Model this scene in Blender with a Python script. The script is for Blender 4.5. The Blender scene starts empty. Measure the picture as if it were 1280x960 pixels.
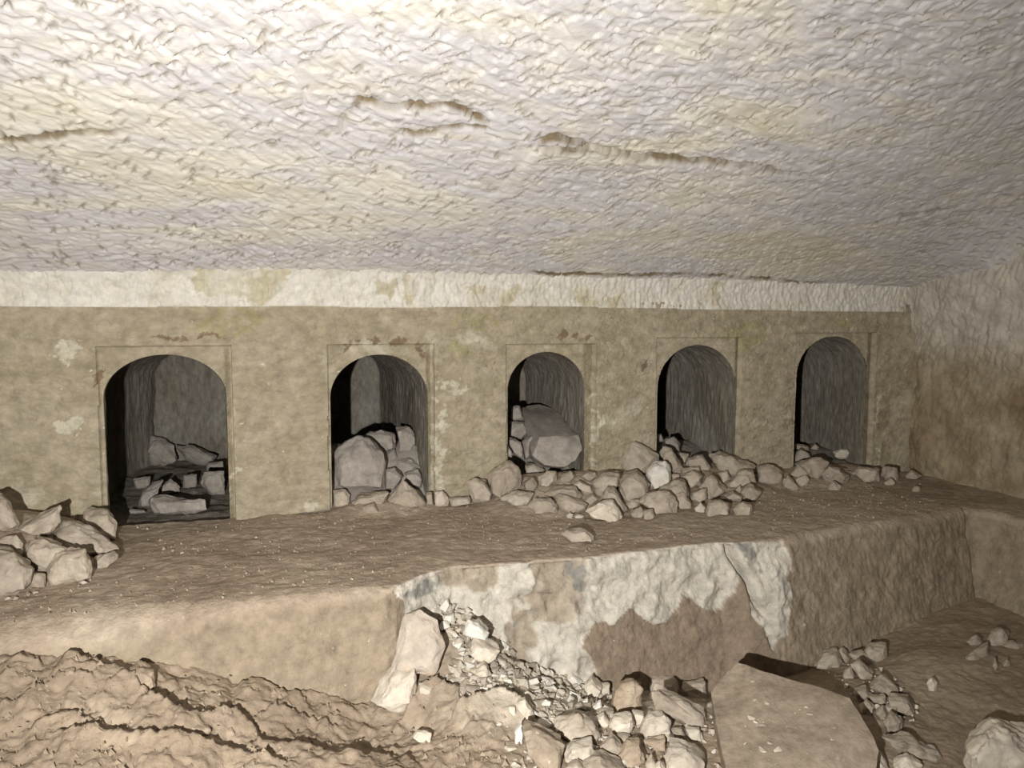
import bpy, bmesh, math, random
import numpy as np
from mathutils import Vector
from mathutils.bvhtree import BVHTree

# ------------------------------------------------------------------ camera, light, exposure
scene = bpy.context.scene
COL = scene.collection
F = 961.0                                     # focal length in pixels of a 1280 x 960 frame
CAM = np.array([0.0, -5.2, 1.26])
YAW, PITCH = math.radians(17.5), math.radians(-4.5)
cam_data = bpy.data.cameras.new('camera')
cam_data.sensor_fit = 'HORIZONTAL'; cam_data.sensor_width = 36.0; cam_data.lens = 36.0 * F / 1280.0
cam_data.clip_start = 0.02
cam = bpy.data.objects.new('camera', cam_data); COL.objects.link(cam)
cam.location = CAM; cam.rotation_euler = (math.pi / 2 + PITCH, 0, -YAW)
scene.camera = cam

world = bpy.data.worlds.new('world'); scene.world = world
world.use_nodes = True
world.node_tree.nodes['Background'].inputs[0].default_value = (0, 0, 0, 1)   # underground: no sky
world.node_tree.nodes['Background'].inputs[1].default_value = 0.0

lamp = bpy.data.lights.new('torch', 'SPOT')          # hand torch held low, left of the camera
lamp.energy = 1060.0; lamp.color = (1.0, 0.984, 0.962)
lamp.shadow_soft_size = 0.022
lamp.spot_size = math.radians(128); lamp.spot_blend = 1.0
lamp_ob = bpy.data.objects.new('torch', lamp); COL.objects.link(lamp_ob)
lamp_ob.location = (-0.44, -5.2, 0.95)
aim = Vector((0.95, 0.0, 0.80)) - Vector(lamp_ob.location)
lamp_ob.rotation_euler = aim.to_track_quat('-Z', 'Y').to_euler()

vs = scene.view_settings
vs.view_transform = 'Standard'; vs.look = 'None'; vs.gamma = 1.0
vs.use_curve_mapping = False; vs.exposure = 0.18

# ------------------------------------------------------------------ geometry helpers
fw = np.array([math.sin(YAW) * math.cos(PITCH), math.cos(YAW) * math.cos(PITCH), math.sin(PITCH)])
rt = np.array([math.cos(YAW), -math.sin(YAW), 0.0]); up = np.cross(rt, fw)
def ray(px, py): return fw + rt * (px - 640) / F - up * (py - 480) / F
def onY(px, py, Y=0.0):
    d = ray(px, py); return CAM + d * (Y - CAM[1]) / d[1]
def onZ(px, py, Z=0.0):
    d = ray(px, py); return CAM + d * (Z - CAM[2]) / d[2]

rng = np.random.default_rng(7)
TAB = rng.random((64, 64, 64)).astype(np.float32)
def vnoise(p):
    i = np.floor(p).astype(np.int64); f = p - i; f = f * f * f * (f * (f * 6 - 15) + 10)
    i &= 63; j = (i + 1) & 63
    x0, y0, z0 = i[..., 0], i[..., 1], i[..., 2]; x1, y1, z1 = j[..., 0], j[..., 1], j[..., 2]
    fx, fy, fz = f[..., 0], f[..., 1], f[..., 2]
    a = TAB[x0, y0, z0] * (1 - fx) + TAB[x1, y0, z0] * fx
    b = TAB[x0, y1, z0] * (1 - fx) + TAB[x1, y1, z0] * fx
    c = TAB[x0, y0, z1] * (1 - fx) + TAB[x1, y0, z1] * fx
    d = TAB[x0, y1, z1] * (1 - fx) + TAB[x1, y1, z1] * fx
    a = a * (1 - fy) + b * fy; c = c * (1 - fy) + d * fy
    return (a * (1 - fz) + c * fz) * 2 - 1
def fbm(p, scale, octaves=4, gain=0.5, off=0.0):
    p = np.asarray(p, dtype=np.float64) * scale + off + 50.0
    s = 0; a = 1.0; t = 0
    for k in range(octaves):
        s = s + a * vnoise(p); t += a; a *= gain; p = p * 2.03 + 11.7
    return s / t
def sstep(a, b, x):
    t = np.clip((x - a) / (b - a), 0, 1); return t * t * (3 - 2 * t)
def in_poly(x, y, poly):
    r = np.zeros(np.shape(x), bool); n = len(poly)
    for i in range(n):
        x0, y0 = poly[i]; x1, y1 = poly[(i + 1) % n]
        if y0 == y1: continue
        c = ((y0 > y) != (y1 > y)) & (x < (x1 - x0) * (y - y0) / (y1 - y0) + x0)
        r ^= c
    return r
def poly_dist(x, y, pts):
    """distance to an open polyline, the signed side and the running parameter 0..1"""
    best = np.full(np.shape(x), 1e9); side = np.zeros(np.shape(x)); par = np.zeros(np.shape(x))
    n = len(pts) - 1
    for i in range(n):
        ax, ay = pts[i]; bx, by = pts[i + 1]; dx, dy = bx - ax, by - ay; L = dx * dx + dy * dy
        t = np.clip(((x - ax) * dx + (y - ay) * dy) / L, 0, 1)
        d = np.hypot(x - ax - t * dx, y - ay - t * dy)
        s = dx * (y - ay) - dy * (x - ax); m = d < best
        best = np.where(m, d, best); side = np.where(m, s, side); par = np.where(m, (i + t) / n, par)
    return best, side, par

def mesh_np(name, V, Fq, smooth=True, attrs=None):
    """mesh from an array of points and an (n,4) or (n,3) array of faces; unused points are dropped"""
    used = np.zeros(len(V), bool); used[Fq.ravel()] = True
    idx = np.cumsum(used) - 1
    V2 = V[used]; F2 = idx[Fq]; k = F2.shape[1]
    me = bpy.data.meshes.new(name)
    me.vertices.add(len(V2)); me.vertices.foreach_set('co', np.ascontiguousarray(V2, dtype=np.float32).ravel())
    me.loops.add(F2.size); me.loops.foreach_set('vertex_index', F2.astype(np.int32).ravel())
    me.polygons.add(len(F2)); me.polygons.foreach_set('loop_start', np.arange(0, F2.size, k, dtype=np.int32))
    me.update(calc_edges=True); me.validate()
    me.polygons.foreach_set('use_smooth', np.full(len(F2), smooth))
    for an, av in (attrs or {}).items():
        a = me.attributes.new(an, 'FLOAT', 'POINT'); a.data.foreach_set('value', np.asarray(av, dtype=np.float32).ravel()[used])
    return me
def grid_faces(n, m, flip=False):
    i, j = np.meshgrid(np.arange(n - 1), np.arange(m - 1), indexing='ij')
    a = (i * m + j).ravel(); b = a + m; c = b + 1; d = a + 1
    return np.stack([a, d, c, b] if flip else [a, b, c, d], 1)
def link(name, me, mat, parent=None, **props):
    o = bpy.data.objects.new(name, me); COL.objects.link(o)
    if mat: 
        if not me.materials: me.materials.append(mat)
    if parent: o.parent = parent
    for k, v in props.items(): o[k] = v
    return o
def axis(*segs):
    """uneven axis: segs are (start, stop, step)"""
    out = []
    for a, b, s in segs:
        n = max(1, int(round(abs(b - a) / s))); out.append(np.linspace(a, b, n, endpoint=False))
    out.append([segs[-1][1]]); return np.concatenate(out)

# ------------------------------------------------------------------ materials
def srgb(r, g, b):
    f = lambda c: ((c / 255 + 0.055) / 1.055) ** 2.4 if c > 10 else c / 255 / 12.92
    return (f(r), f(g), f(b), 1)
def stone(name, cols, scale=(1, 1, 1), nscale=2.0, mottle=0.25, mscale=14.0, rough=0.95, bump=0.3, bscale=90.0,
          bdist=0.006, bstretch=(1, 1, 1), masks=(), flecks=None, vary=0.0, distort=0.4):
    m = bpy.data.materials.new(name); m.use_nodes = True; nt = m.node_tree; N = nt.nodes; L = nt.links
    b = N['Principled BSDF']; b.inputs['Roughness'].default_value = rough
    b.inputs['Specular IOR Level'].default_value = 0.15
    tc = N.new('ShaderNodeTexCoord'); mp = N.new('ShaderNodeMapping'); mp.inputs['Scale'].default_value = scale
    L.new(tc.outputs['Object'], mp.inputs['Vector'])
    vec = mp.outputs['Vector']
    if vary:
        oi = N.new('ShaderNodeObjectInfo'); ad = N.new('ShaderNodeVectorMath'); ad.operation = 'ADD'
        sc = N.new('ShaderNodeMath'); sc.operation = 'MULTIPLY'; sc.inputs[1].default_value = 37.0
        L.new(oi.outputs['Random'], sc.inputs[0]); L.new(vec, ad.inputs[0]); L.new(sc.outputs[0], ad.inputs[1]); vec = ad.outputs[0]
    n1 = N.new('ShaderNodeTexNoise'); n1.inputs['Scale'].default_value = nscale; n1.inputs['Detail'].default_value = 7
    n1.inputs['Roughness'].default_value = 0.62; n1.inputs['Distortion'].default_value = distort
    L.new(vec, n1.inputs['Vector'])
    rp = N.new('ShaderNodeValToRGB'); e = rp.color_ramp.elements
    lo, hi = 0.30, 0.70
    for i, c in enumerate(cols):
        p = lo + (hi - lo) * i / (len(cols) - 1)
        el = e[i] if i < 2 else e.new(p)
        el.position = p; el.color = c
    for i, el in enumerate(sorted(e, key=lambda q: q.position)): el.color = cols[i]
    L.new(n1.outputs['Fac'], rp.inputs['Fac']); col = rp.outputs['Color']
    def mix(kind, fac, a, bb):
        x = N.new('ShaderNodeMix'); x.data_type = 'RGBA'; x.blend_type = kind
        for s, v in ((0, fac), (6, a), (7, bb)):
            if hasattr(v, 'is_linked'): L.new(v, x.inputs[s])
            else: x.inputs[s].default_value = v
        return x.outputs[2]
    n2 = N.new('ShaderNodeTexNoise'); n2.inputs['Scale'].default_value = mscale; n2.inputs['Detail'].default_value = 8
    n2.inputs['Roughness'].default_value = 0.7
    L.new(vec, n2.inputs['Vector'])
    r2 = N.new('ShaderNodeMapRange'); r2.inputs[1].default_value = 0.3; r2.inputs[2].default_value = 0.7
    r2.inputs[3].default_value = 1 - mottle; r2.inputs[4].default_value = 1 + mottle * 0.7
    L.new(n2.outputs['Fac'], r2.inputs[0])
    col = mix('MULTIPLY', 1.0, col, r2.outputs[0])
    if vary:
        r3 = N.new('ShaderNodeMapRange'); r3.inputs[3].default_value = 1 - vary; r3.inputs[4].default_value = 1 + vary
        L.new(oi.outputs['Random'], r3.inputs[0]); col = mix('MULTIPLY', 1.0, col, r3.outputs[0])
    for an, c, amt in masks:
        at = N.new('ShaderNodeAttribute'); at.attribute_name = an
        ml = N.new('ShaderNodeMath'); ml.operation = 'MULTIPLY'; ml.inputs[1].default_value = amt; ml.use_clamp = True
        L.new(at.outputs['Fac'], ml.inputs[0])
        cc = mix('MULTIPLY', 1.0, c, r2.outputs[0])
        col = mix('MIX', ml.outputs[0], col, cc)
    if flecks:
        fs, thr, fc = flecks
        n3 = N.new('ShaderNodeTexNoise'); n3.inputs['Scale'].default_value = fs; n3.inputs['Detail'].default_value = 5; n3.inputs['Roughness'].default_value = 0.65
        mp3 = N.new('ShaderNodeMapping'); mp3.inputs['Location'].default_value = (3.1, 7.7, 1.3); L.new(vec, mp3.inputs['Vector']); L.new(mp3.outputs[0], n3.inputs['Vector'])
        r4 = N.new('ShaderNodeMapRange'); r4.inputs[1].default_value = thr; r4.inputs[2].default_value = thr + 0.03
        L.new(n3.outputs['Fac'], r4.inputs[0]); col = mix('MIX', r4.outputs[0], col, fc)
    L.new(col, b.inputs['Base Color'])
    mb = N.new('ShaderNodeMapping'); mb.inputs['Scale'].default_value = bstretch; L.new(tc.outputs['Object'], mb.inputs['Vector'])
    n4 = N.new('ShaderNodeTexNoise'); n4.inputs['Scale'].default_value = bscale; n4.inputs['Detail'].default_value = 6; n4.inputs['Roughness'].default_value = 0.65
    L.new(mb.outputs[0], n4.inputs['Vector'])
    bp = N.new('ShaderNodeBump'); bp.inputs['Strength'].default_value = bump; bp.inputs['Distance'].default_value = bdist
    L.new(n4.outputs['Fac'], bp.inputs['Height']); L.new(bp.outputs['Normal'], b.inputs['Normal'])
    return m

M = {}
M['ceiling'] = stone('ceiling_limestone', [srgb(202, 194, 170), srgb(211, 206, 194), srgb(198, 195, 195), srgb(208, 201, 183)], scale=(0.55, 1.5, 1),
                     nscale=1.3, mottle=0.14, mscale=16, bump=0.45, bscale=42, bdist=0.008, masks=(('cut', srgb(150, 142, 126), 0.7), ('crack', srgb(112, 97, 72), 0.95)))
M['band'] = stone('frieze_limestone', [srgb(190, 184, 166), srgb(206, 201, 190), srgb(184, 178, 158)], nscale=2.6, mottle=0.22, mscale=18,
                  bump=0.6, bscale=60, bstretch=(1, 1, 0.25), masks=(('yellow', srgb(168, 157, 120), 0.6),))
M['wall'] = stone('wall_plaster', [srgb(138, 122, 102), srgb(166, 155, 133), srgb(152, 141, 117), srgb(188, 179, 160)], scale=(1, 1, 1.3),
                  nscale=1.9, mottle=0.34, mscale=11, bump=1.0, bscale=46, bdist=0.011,
                  masks=(('yellow', srgb(150, 142, 102), 0.6), ('brown', srgb(116, 96, 76), 0.85), ('pale', srgb(200, 194, 174), 0.7)),
                  flecks=(24, 0.672, srgb(196, 189, 170)))
M['wall_right'] = stone('side_wall_rock', [srgb(124, 106, 82), srgb(148, 132, 106), srgb(170, 158, 134)], nscale=2.0, mottle=0.3, mscale=10,
                        bump=0.7, bscale=40, bdist=0.01, masks=(('upper', srgb(196, 190, 178), 0.8),), flecks=(18, 0.69, srgb(186, 176, 150)))
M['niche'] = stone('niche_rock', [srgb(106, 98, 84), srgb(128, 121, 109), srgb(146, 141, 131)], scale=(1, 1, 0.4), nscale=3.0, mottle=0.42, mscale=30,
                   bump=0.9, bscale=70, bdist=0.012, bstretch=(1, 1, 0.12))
M['dust'] = stone('bench_dust', [srgb(142, 126, 108), srgb(162, 146, 127), srgb(174, 160, 141)], nscale=1.6, mottle=0.34, mscale=14, bump=0.9, bscale=40, bdist=0.014,  # top colour lifted above the face mask to make up for grazing torchlight
                  masks=(('face', srgb(142, 128, 108), 0.85), ('brown', srgb(136, 120, 103), 0.9), ('pale', srgb(190, 183, 169), 0.95), ('grey', srgb(118, 116, 112), 0.75)),
                  flecks=(22, 0.685, srgb(188, 177, 156)))
M['soil'] = stone('pit_soil', [srgb(126, 111, 94), srgb(143, 127, 108), srgb(157, 142, 123)], nscale=1.8, mottle=0.26, mscale=18, bump=0.7, bscale=40, bdist=0.012,
                  masks=(('chalk', srgb(200, 190, 172), 0.8),), flecks=(30, 0.72, srgb(200, 188, 166)))
M['rock'] = stone('grey_limestone', [srgb(142, 130, 114), srgb(162, 150, 134), srgb(176, 166, 150)], nscale=6, mottle=0.2, mscale=30, bump=0.6, bscale=60, vary=0.12,
                  flecks=(40, 0.71, srgb(204, 198, 184)))
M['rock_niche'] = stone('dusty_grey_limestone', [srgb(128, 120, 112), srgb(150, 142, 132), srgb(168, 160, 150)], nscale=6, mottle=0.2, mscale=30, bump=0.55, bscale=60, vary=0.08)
M['rock_brown'] = stone('brown_limestone', [srgb(140, 124, 106), srgb(158, 141, 121), srgb(172, 157, 137)], nscale=6, mottle=0.2, mscale=30, bump=0.55, bscale=60, vary=0.08)
M['rock_pale'] = stone('pale_limestone', [srgb(178, 166, 148), srgb(194, 184, 168), srgb(172, 158, 138)], nscale=5, mottle=0.18, mscale=30, bump=0.55, bscale=60, vary=0.12)
M['rock_pink'] = stone('pinkish_limestone', [srgb(158, 146, 132), srgb(174, 163, 149), srgb(166, 144, 124)], nscale=4, mottle=0.2, mscale=24, bump=0.6, bscale=60)
M['rock_white'] = stone('white_limestone', [srgb(196, 190, 178), srgb(208, 203, 193), srgb(190, 180, 164)], nscale=5, mottle=0.12, mscale=30, bump=0.4, bscale=60, vary=0.05)
M['slab'] = stone('slab_limestone', [srgb(134, 120, 103), srgb(152, 138, 120), srgb(168, 154, 136)], nscale=4, mottle=0.3, mscale=20, bump=0.9, bscale=34,
                  flecks=(20, 0.655, srgb(196, 184, 162)))

# ------------------------------------------------------------------ surfaces as functions
X0, X1 = -3.0, 5.22                      # ends of the chamber
NICHES = [  # x left, x right, spring height, top, depth, frame left, frame right, frame top
    dict(l=-0.975, r=-0.272, top=1.066, sp=0.80, dep=2.30, fl=-1.000, fr=-0.235, ft=1.120),
    dict(l=0.378, r=1.030, top=1.050, sp=0.76, dep=2.30, fl=0.362, fr=1.075, ft=1.118),
    dict(l=1.612, r=2.200, top=1.055, sp=0.78, dep=1.35, fl=1.598, fr=2.290, ft=1.114),
    dict(l=2.800, r=3.480, top=1.095, sp=0.77, dep=2.20, fl=2.782, fr=3.530, ft=1.152),
    dict(l=4.045, r=4.740, top=1.155, sp=0.84, dep=2.20, fl=4.020, fr=4.820, ft=1.182),
]
EX = np.array([-3.2, -1.1, -0.3, 0.50, 0.56, 0.70, 0.88, 1.2, 1.6, 2.1, 2.46, 2.60, 2.80, 3.36, 4.55, 5.3])
EY = np.array([-1.68, -1.66, -1.60, -1.61, -1.58, -1.45, -1.37, -1.40, -1.43, -1.40, -1.38, -1.44, -1.47, -1.38, -1.23, -1.21])
def edge(x): return np.interp(x, EX, EY)

def bump2(x, y, cx, cy, rx, ry, h, p=2.0):
    d = np.sqrt(((x - cx) / rx) ** 2 + ((y - cy) / ry) ** 2)
    return h * np.clip(1 - d, 0, 1) ** 1.0 * (1.0) if p == 1 else h * (1 - sstep(0.25, 1.0, d))
def heap(x, y):
    """low mounds of earth under the heaps of stones on the bench"""
    z = np.zeros(np.shape(x))
    z = np.maximum(z, bump2(x, y, -1.55, -0.45, 0.75, 0.95, 0.20))
    ln = sstep(1.25, 1.75, x) * (1 - sstep(3.3, 3.75, x))
    z = np.maximum(z, ln * 0.17 * (1 - sstep(-0.02, 0.62, -y)))
    ln = sstep(3.4, 3.9, x) * (1 - sstep(4.6, 5.0, x))
    z = np.maximum(z, ln * 0.09 * (1 - sstep(-0.02, 0.42, -y)))
    z = np.maximum(z, bump2(x, y, 0.72, 0.0, 0.45, 0.30, 0.06))
    return z
def bench_z(x, y):
    return heap(x, y) + 0.012 * fbm(np.stack([x, y, 0 * x], -1), 2.2, 3)
def niche_z(k, x, y):
    """earth and rubble fill on the floor of each niche, y = depth into the rock"""
    if k == 0: return -0.03 + 0.06 * sstep(0.8, 2.0, y)
    if k == 1: return 0.02 + 0.36 * sstep(0.0, 0.55, y) - 0.30 * sstep(0.65, 1.2, y)
    if k == 2: return 0.10 + 0.30 * sstep(0.1, 0.8, y)
    if k == 3: return 0.15 + 0.10 * sstep(0.1, 0.7, y)
    return 0.07 + 0.10 * sstep(0.0, 0.5, y) - 0.08 * sstep(0.6, 1.2, y)
def niche_at(x):
    for k, n in enumerate(NICHES):
        if n['l'] - 0.12 < x < n['r'] + 0.12: return k
    return -1

# pit floor: thin plate spline through measured points
def _ctrl():
    P = []
    add = lambda px, py, z: P.append(tuple(onZ(px, py, z)))
    for px, py in ((0, 834), (110, 832), (200, 838), (300, 856), (400, 884), (470, 880)):
        q = onY(px, py, -1.72); P.append(tuple(q))
    for px, py in ((660, 832), (730, 858), (800, 862), (870, 860), (950, 846), (1050, 826)):
        q = onY(px, py, -1.52); P.append(tuple(q))
    for a in ((0, 960, -0.26), (120, 900, -0.24), (220, 960, -0.33), (300, 900, -0.38), (400, 960, -0.44), (540, 910, -0.50), (640, 960, -0.50), (610, 900, -0.46),
              (580, 800, -0.34), (560, 770, -0.24), (625, 850, -0.44), (700, 880, -0.56), (760, 905, -0.56), (800, 955, -0.58), (850, 880, -0.61),
              (960, 880, -0.64), (1000, 960, -0.66), (1150, 812, -0.62), (1240, 800, -0.60), (1280, 900, -0.64), (1180, 900, -0.66), (1280, 960, -0.66), (1060, 850, -0.62)):
        add(*a)
    P += [(-2.6, -1.7, -0.05), (-2.6, -3.0, -0.10), (-1.5, -4.0, -0.30), (0, -4.2, -0.50), (2, -4.2, -0.62), (4, -3.6, -0.64), (4.6, -2.4, -0.60),
          (-2, -7, -0.5), (1, -7, -0.62), (4, -7, -0.64), (0.5, -1.2, -0.3), (2.5, -1.2, -0.6), (4.4, -1.4, -0.58)]
    return np.array(P)
CP = _ctrl()
def _k(r): return np.where(r > 1e-6, r * r * np.log(np.maximum(r, 1e-6)), 0)
_n = len(CP); _A = np.zeros((_n + 3, _n + 3))
_A[:_n, :_n] = _k(np.hypot(CP[:, None, 0] - CP[None, :, 0], CP[:, None, 1] - CP[None, :, 1])) + np.eye(_n) * 0.004
_A[:_n, _n] = 1; _A[:_n, _n + 1:] = CP[:, :2]; _A[_n:, :_n] = _A[:_n, _n:].T
_W = np.linalg.solve(_A, np.concatenate([CP[:, 2], np.zeros(3)]))
def floor_base(x, y):
    x = np.asarray(x, float); y = np.asarray(y, float)
    z = _W[_n] + _W[_n + 1] * x + _W[_n + 2] * y
    for i in range(_n): z = z + _W[i] * _k(np.hypot(x - CP[i, 0], y - CP[i, 1]))
    return np.clip(z, -0.80, -0.06)

GX = np.arange(-3.3, 5.5, 0.04); GY = np.arange(-6.0, -1.0, 0.04)
GZ = floor_base(*np.meshgrid(GX, GY, indexing='ij'))
def floor_fast(x, y):
    a = min(max((x - GX[0]) / 0.04, 0), len(GX) - 2.001); b = min(max((y - GY[0]) / 0.04, 0), len(GY) - 2.001)
    i, j = int(a), int(b); a -= i; b -= j
    return (GZ[i, j] * (1 - a) + GZ[i + 1, j] * a) * (1 - b) + (GZ[i, j + 1] * (1 - a) + GZ[i + 1, j + 1] * a) * b
BX = np.arange(-3.3, 5.5, 0.04); BY = np.arange(-2.0, 0.08, 0.04)
BZ = bench_z(*np.meshgrid(BX, BY, indexing='ij'))
def bench_fast(x, y):
    a = min(max((x - BX[0]) / 0.04, 0), len(BX) - 2.001); b = min(max((y - BY[0]) / 0.04, 0), len(BY) - 2.001)
    i, j = int(a), int(b); a -= i; b -= j
    return (BZ[i, j] * (1 - a) + BZ[i + 1, j] * a) * (1 - b) + (BZ[i, j + 1] * (1 - a) + BZ[i + 1, j + 1] * a) * b
def surface(x, y):
    if y > 0.0:
        k = niche_at(x)
        return float(niche_z(k, x, y)) if k >= 0 else 9.0
    if y > -1.15 or y > edge(x):
        return bench_fast(x, y)
    if x > 4.6: return 0.0
    return floor_fast(x, y)
def hit(px, py):
    d = ray(px, py); d = d / np.linalg.norm(d); t = 2.0
    while t < 9.0:
        p = CAM + d * t
        if p[2] < surface(p[0], p[1]):
            lo, hi = t - 0.04, t
            for _ in range(12):
                m = (lo + hi) / 2; q = CAM + d * m
                if q[2] < surface(q[0], q[1]): hi = m
                else: lo = m
            return CAM + d * hi
        t += 0.04
    return CAM + d * 5.0

# ------------------------------------------------------------------ ceiling
def stamp(H, xs, ys, n, th_fn, L, W, D, seed, aspect=(0.6, 1.5)):
    """cut n chisel gouges into the height map H (deeper towards one end, which stops abruptly)"""
    r = np.random.default_rng(seed); dx = xs[1] - xs[0]; dy = ys[1] - ys[0]
    cx = r.uniform(xs[0], xs[-1], n); cy = r.uniform(ys[0], ys[-1], n)
    ln = L * r.uniform(*aspect, n); wd = W * r.uniform(0.6, 1.4, n); dp = D * r.uniform(0.4, 1.3, n); th = th_fn(cx, cy, r, n)
    for k in range(n):
        R = max(ln[k], wd[k])
        i0 = max(0, int((cx[k] - R - xs[0]) / dx)); i1 = min(len(xs), int((cx[k] + R - xs[0]) / dx) + 2)
        j0 = max(0, int((cy[k] - R - ys[0]) / dy)); j1 = min(len(ys), int((cy[k] + R - ys[0]) / dy) + 2)
        if i1 - i0 < 2 or j1 - j0 < 2: continue
        X = xs[i0:i1, None] - cx[k]; Y = ys[None, j0:j1] - cy[k]; c, s = math.cos(th[k]), math.sin(th[k])
        u = (X * c + Y * s) / ln[k]; v = (-X * s + Y * c) / wd[k]
        g = dp[k] * np.clip((u + 1) * 0.5, 0, 1) * np.clip(1 - v * v, 0, 1) * (u < 1)
        H[i0:i1, j0:j1] = np.maximum(H[i0:i1, j0:j1], g)
    return H

def ceil_z(x, y):
    s = -y
    s = np.minimum(s, 6.0); z = 1.555 + 0.46 * s - 0.035 * s * s
    z = z - 0.45 * np.exp(-np.maximum(5.26 - x, 0) / 0.35) * np.clip(s * 1.2, 0, 1)
    return z
def ceil_pt(px, py):
    d = ray(px, py); t = 0.5
    while t < 9:
        p = CAM + d * t
        if p[2] > float(ceil_z(p[0], p[1])): return (p[0], p[1])
        t += 0.01
    return (0, 0)

def build_ceiling():
    xs = np.arange(-2.1, 5.40, 0.008); ys = np.arange(-3.00, 0.06, 0.0072)
    H = np.zeros((len(xs), len(ys)))
    fld = lambda cx, cy: 1.6 * fbm(np.stack([cx, cy, 0 * cx], -1), 0.5, 2)
    stamp(H, xs, ys, 7000, lambda cx, cy, r, n: 0.30 + 0.9 * fld(cx, cy) + r.normal(0, 0.25, n), 0.085, 0.024, 0.0115, 1)
    stamp(H, xs, ys, 6000, lambda cx, cy, r, n: 0.50 + 0.9 * fld(cx, cy) + r.normal(0, 0.25, n) + math.pi, 0.055, 0.016, 0.0115, 4)
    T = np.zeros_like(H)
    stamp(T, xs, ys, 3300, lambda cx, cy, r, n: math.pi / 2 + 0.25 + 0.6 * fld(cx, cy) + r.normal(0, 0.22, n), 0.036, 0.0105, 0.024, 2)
    H = np.maximum(H, T)
    X, Y = np.meshgrid(xs, ys, indexing='ij'); P3 = np.stack([X, Y, 0 * X], -1)
    h = H * (0.65 + 0.5 * sstep(-0.3, 0.4, fbm(P3, 0.9, 2, off=4.0))) + 0.030 * fbm(P3, 0.9, 3) + 0.008 * fbm(P3, 7.0, 3)
    crack = np.zeros_like(h)
    wob = 0.06 * fbm(P3, 5, 5, 0.65, off=9)
    def fault(px, amp, gw, gd, reach=0.16):
        nonlocal h, crack
        pts = [ceil_pt(*p) for p in px]
        d, s, t = poly_dist(X + wob, Y + wob * 0.8, pts)
        tap = sstep(0, 0.06, t) * (1 - sstep(0.55, 1.0, t) * 0.8) * (d < 0.6)
        h += amp * np.exp(-d / reach) * (s > 0) * tap
        g = np.exp(-(d / gw) ** 2) * tap * (0.45 + 1.5 * np.clip(fbm(P3, 9.0, 3, off=2) + 0.25, 0, 0.6))
        h += gd * g; crack = np.maximum(crack, np.clip(g * 1.1, 0, 1))  # crack: ochre rock, darkened to stand for shade inside the groove
    fault([(668, 178), (705, 186), (745, 188), (800, 200), (870, 205), (960, 212), (1040, 222)], -0.026, 0.024, 0.032)
    fault([(668, 178), (690, 168), (722, 176), (745, 190)], -0.030, 0.022, 0.026, 0.06)
    fault([(610, 158), (560, 135), (500, 138), (450, 130), (425, 165), (385, 186), (330, 190)], 0.012, 0.017, 0.018)
    fault([(612, 160), (560, 165), (520, 172), (500, 165)], 0.008, 0.015, 0.018)
    fault([(0, 175), (80, 165), (180, 155)], -0.010, 0.015, 0.015)
    fault([(1090, 280), (1150, 265), (1190, 258)], -0.012, 0.018, 0.030)
    fault([(655, 344), (760, 345), (880, 346), (1010, 352), (1110, 350)], -0.012, 0.012, 0.008, 0.06)
    Z = ceil_z(X, Y) + h
    V = np.stack([X, Y, Z], -1).reshape(-1, 3)
    me = mesh_np('ceiling', V, grid_faces(len(xs), len(ys), True), True, {'crack': crack, 'cut': np.clip(T / 0.012, 0, 1)})  # cut: shade of the chisel ticks painted into the gouges
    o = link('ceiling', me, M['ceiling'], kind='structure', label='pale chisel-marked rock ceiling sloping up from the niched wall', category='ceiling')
    # the rest of the ceiling, over and behind the viewer
    for nm, ax, ay in (('ceiling_rear', axis((X0 - 0.1, 5.5, 0.08)), axis((-8.6, -2.99, 0.08))), ('ceiling_side', axis((X0 - 0.1, -2.09, 0.08)), axis((-2.99, 0.06, 0.08)))):
        X, Y = np.meshgrid(ax, ay, indexing='ij'); P3 = np.stack([X, Y, 0 * X], -1)
        Z = ceil_z(X, Y) + 0.030 * fbm(P3, 0.9, 3) + 0.006 + 0.004 * fbm(P3, 9, 2)
        me = mesh_np(nm, np.stack([X, Y, Z], -1).reshape(-1, 3), grid_faces(len(ax), len(ay), True), True)
        link(nm, me, M['ceiling'], o)

# ------------------------------------------------------------------ back wall with five arched niches
def arch_sd(n, x, z):
    """approximate signed distance to the niche opening, negative inside"""
    cx = (n['l'] + n['r']) / 2; rx = (n['r'] - n['l']) / 2; rz = n['top'] - n['sp']
    side = np.abs(x - cx) - rx
    q = np.hypot((x - cx) / rx, (z - n['sp']) / rz); el = (q - 1) * min(rx, rz) * 1.0
    return np.where(z > n['sp'], el, side)

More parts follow.
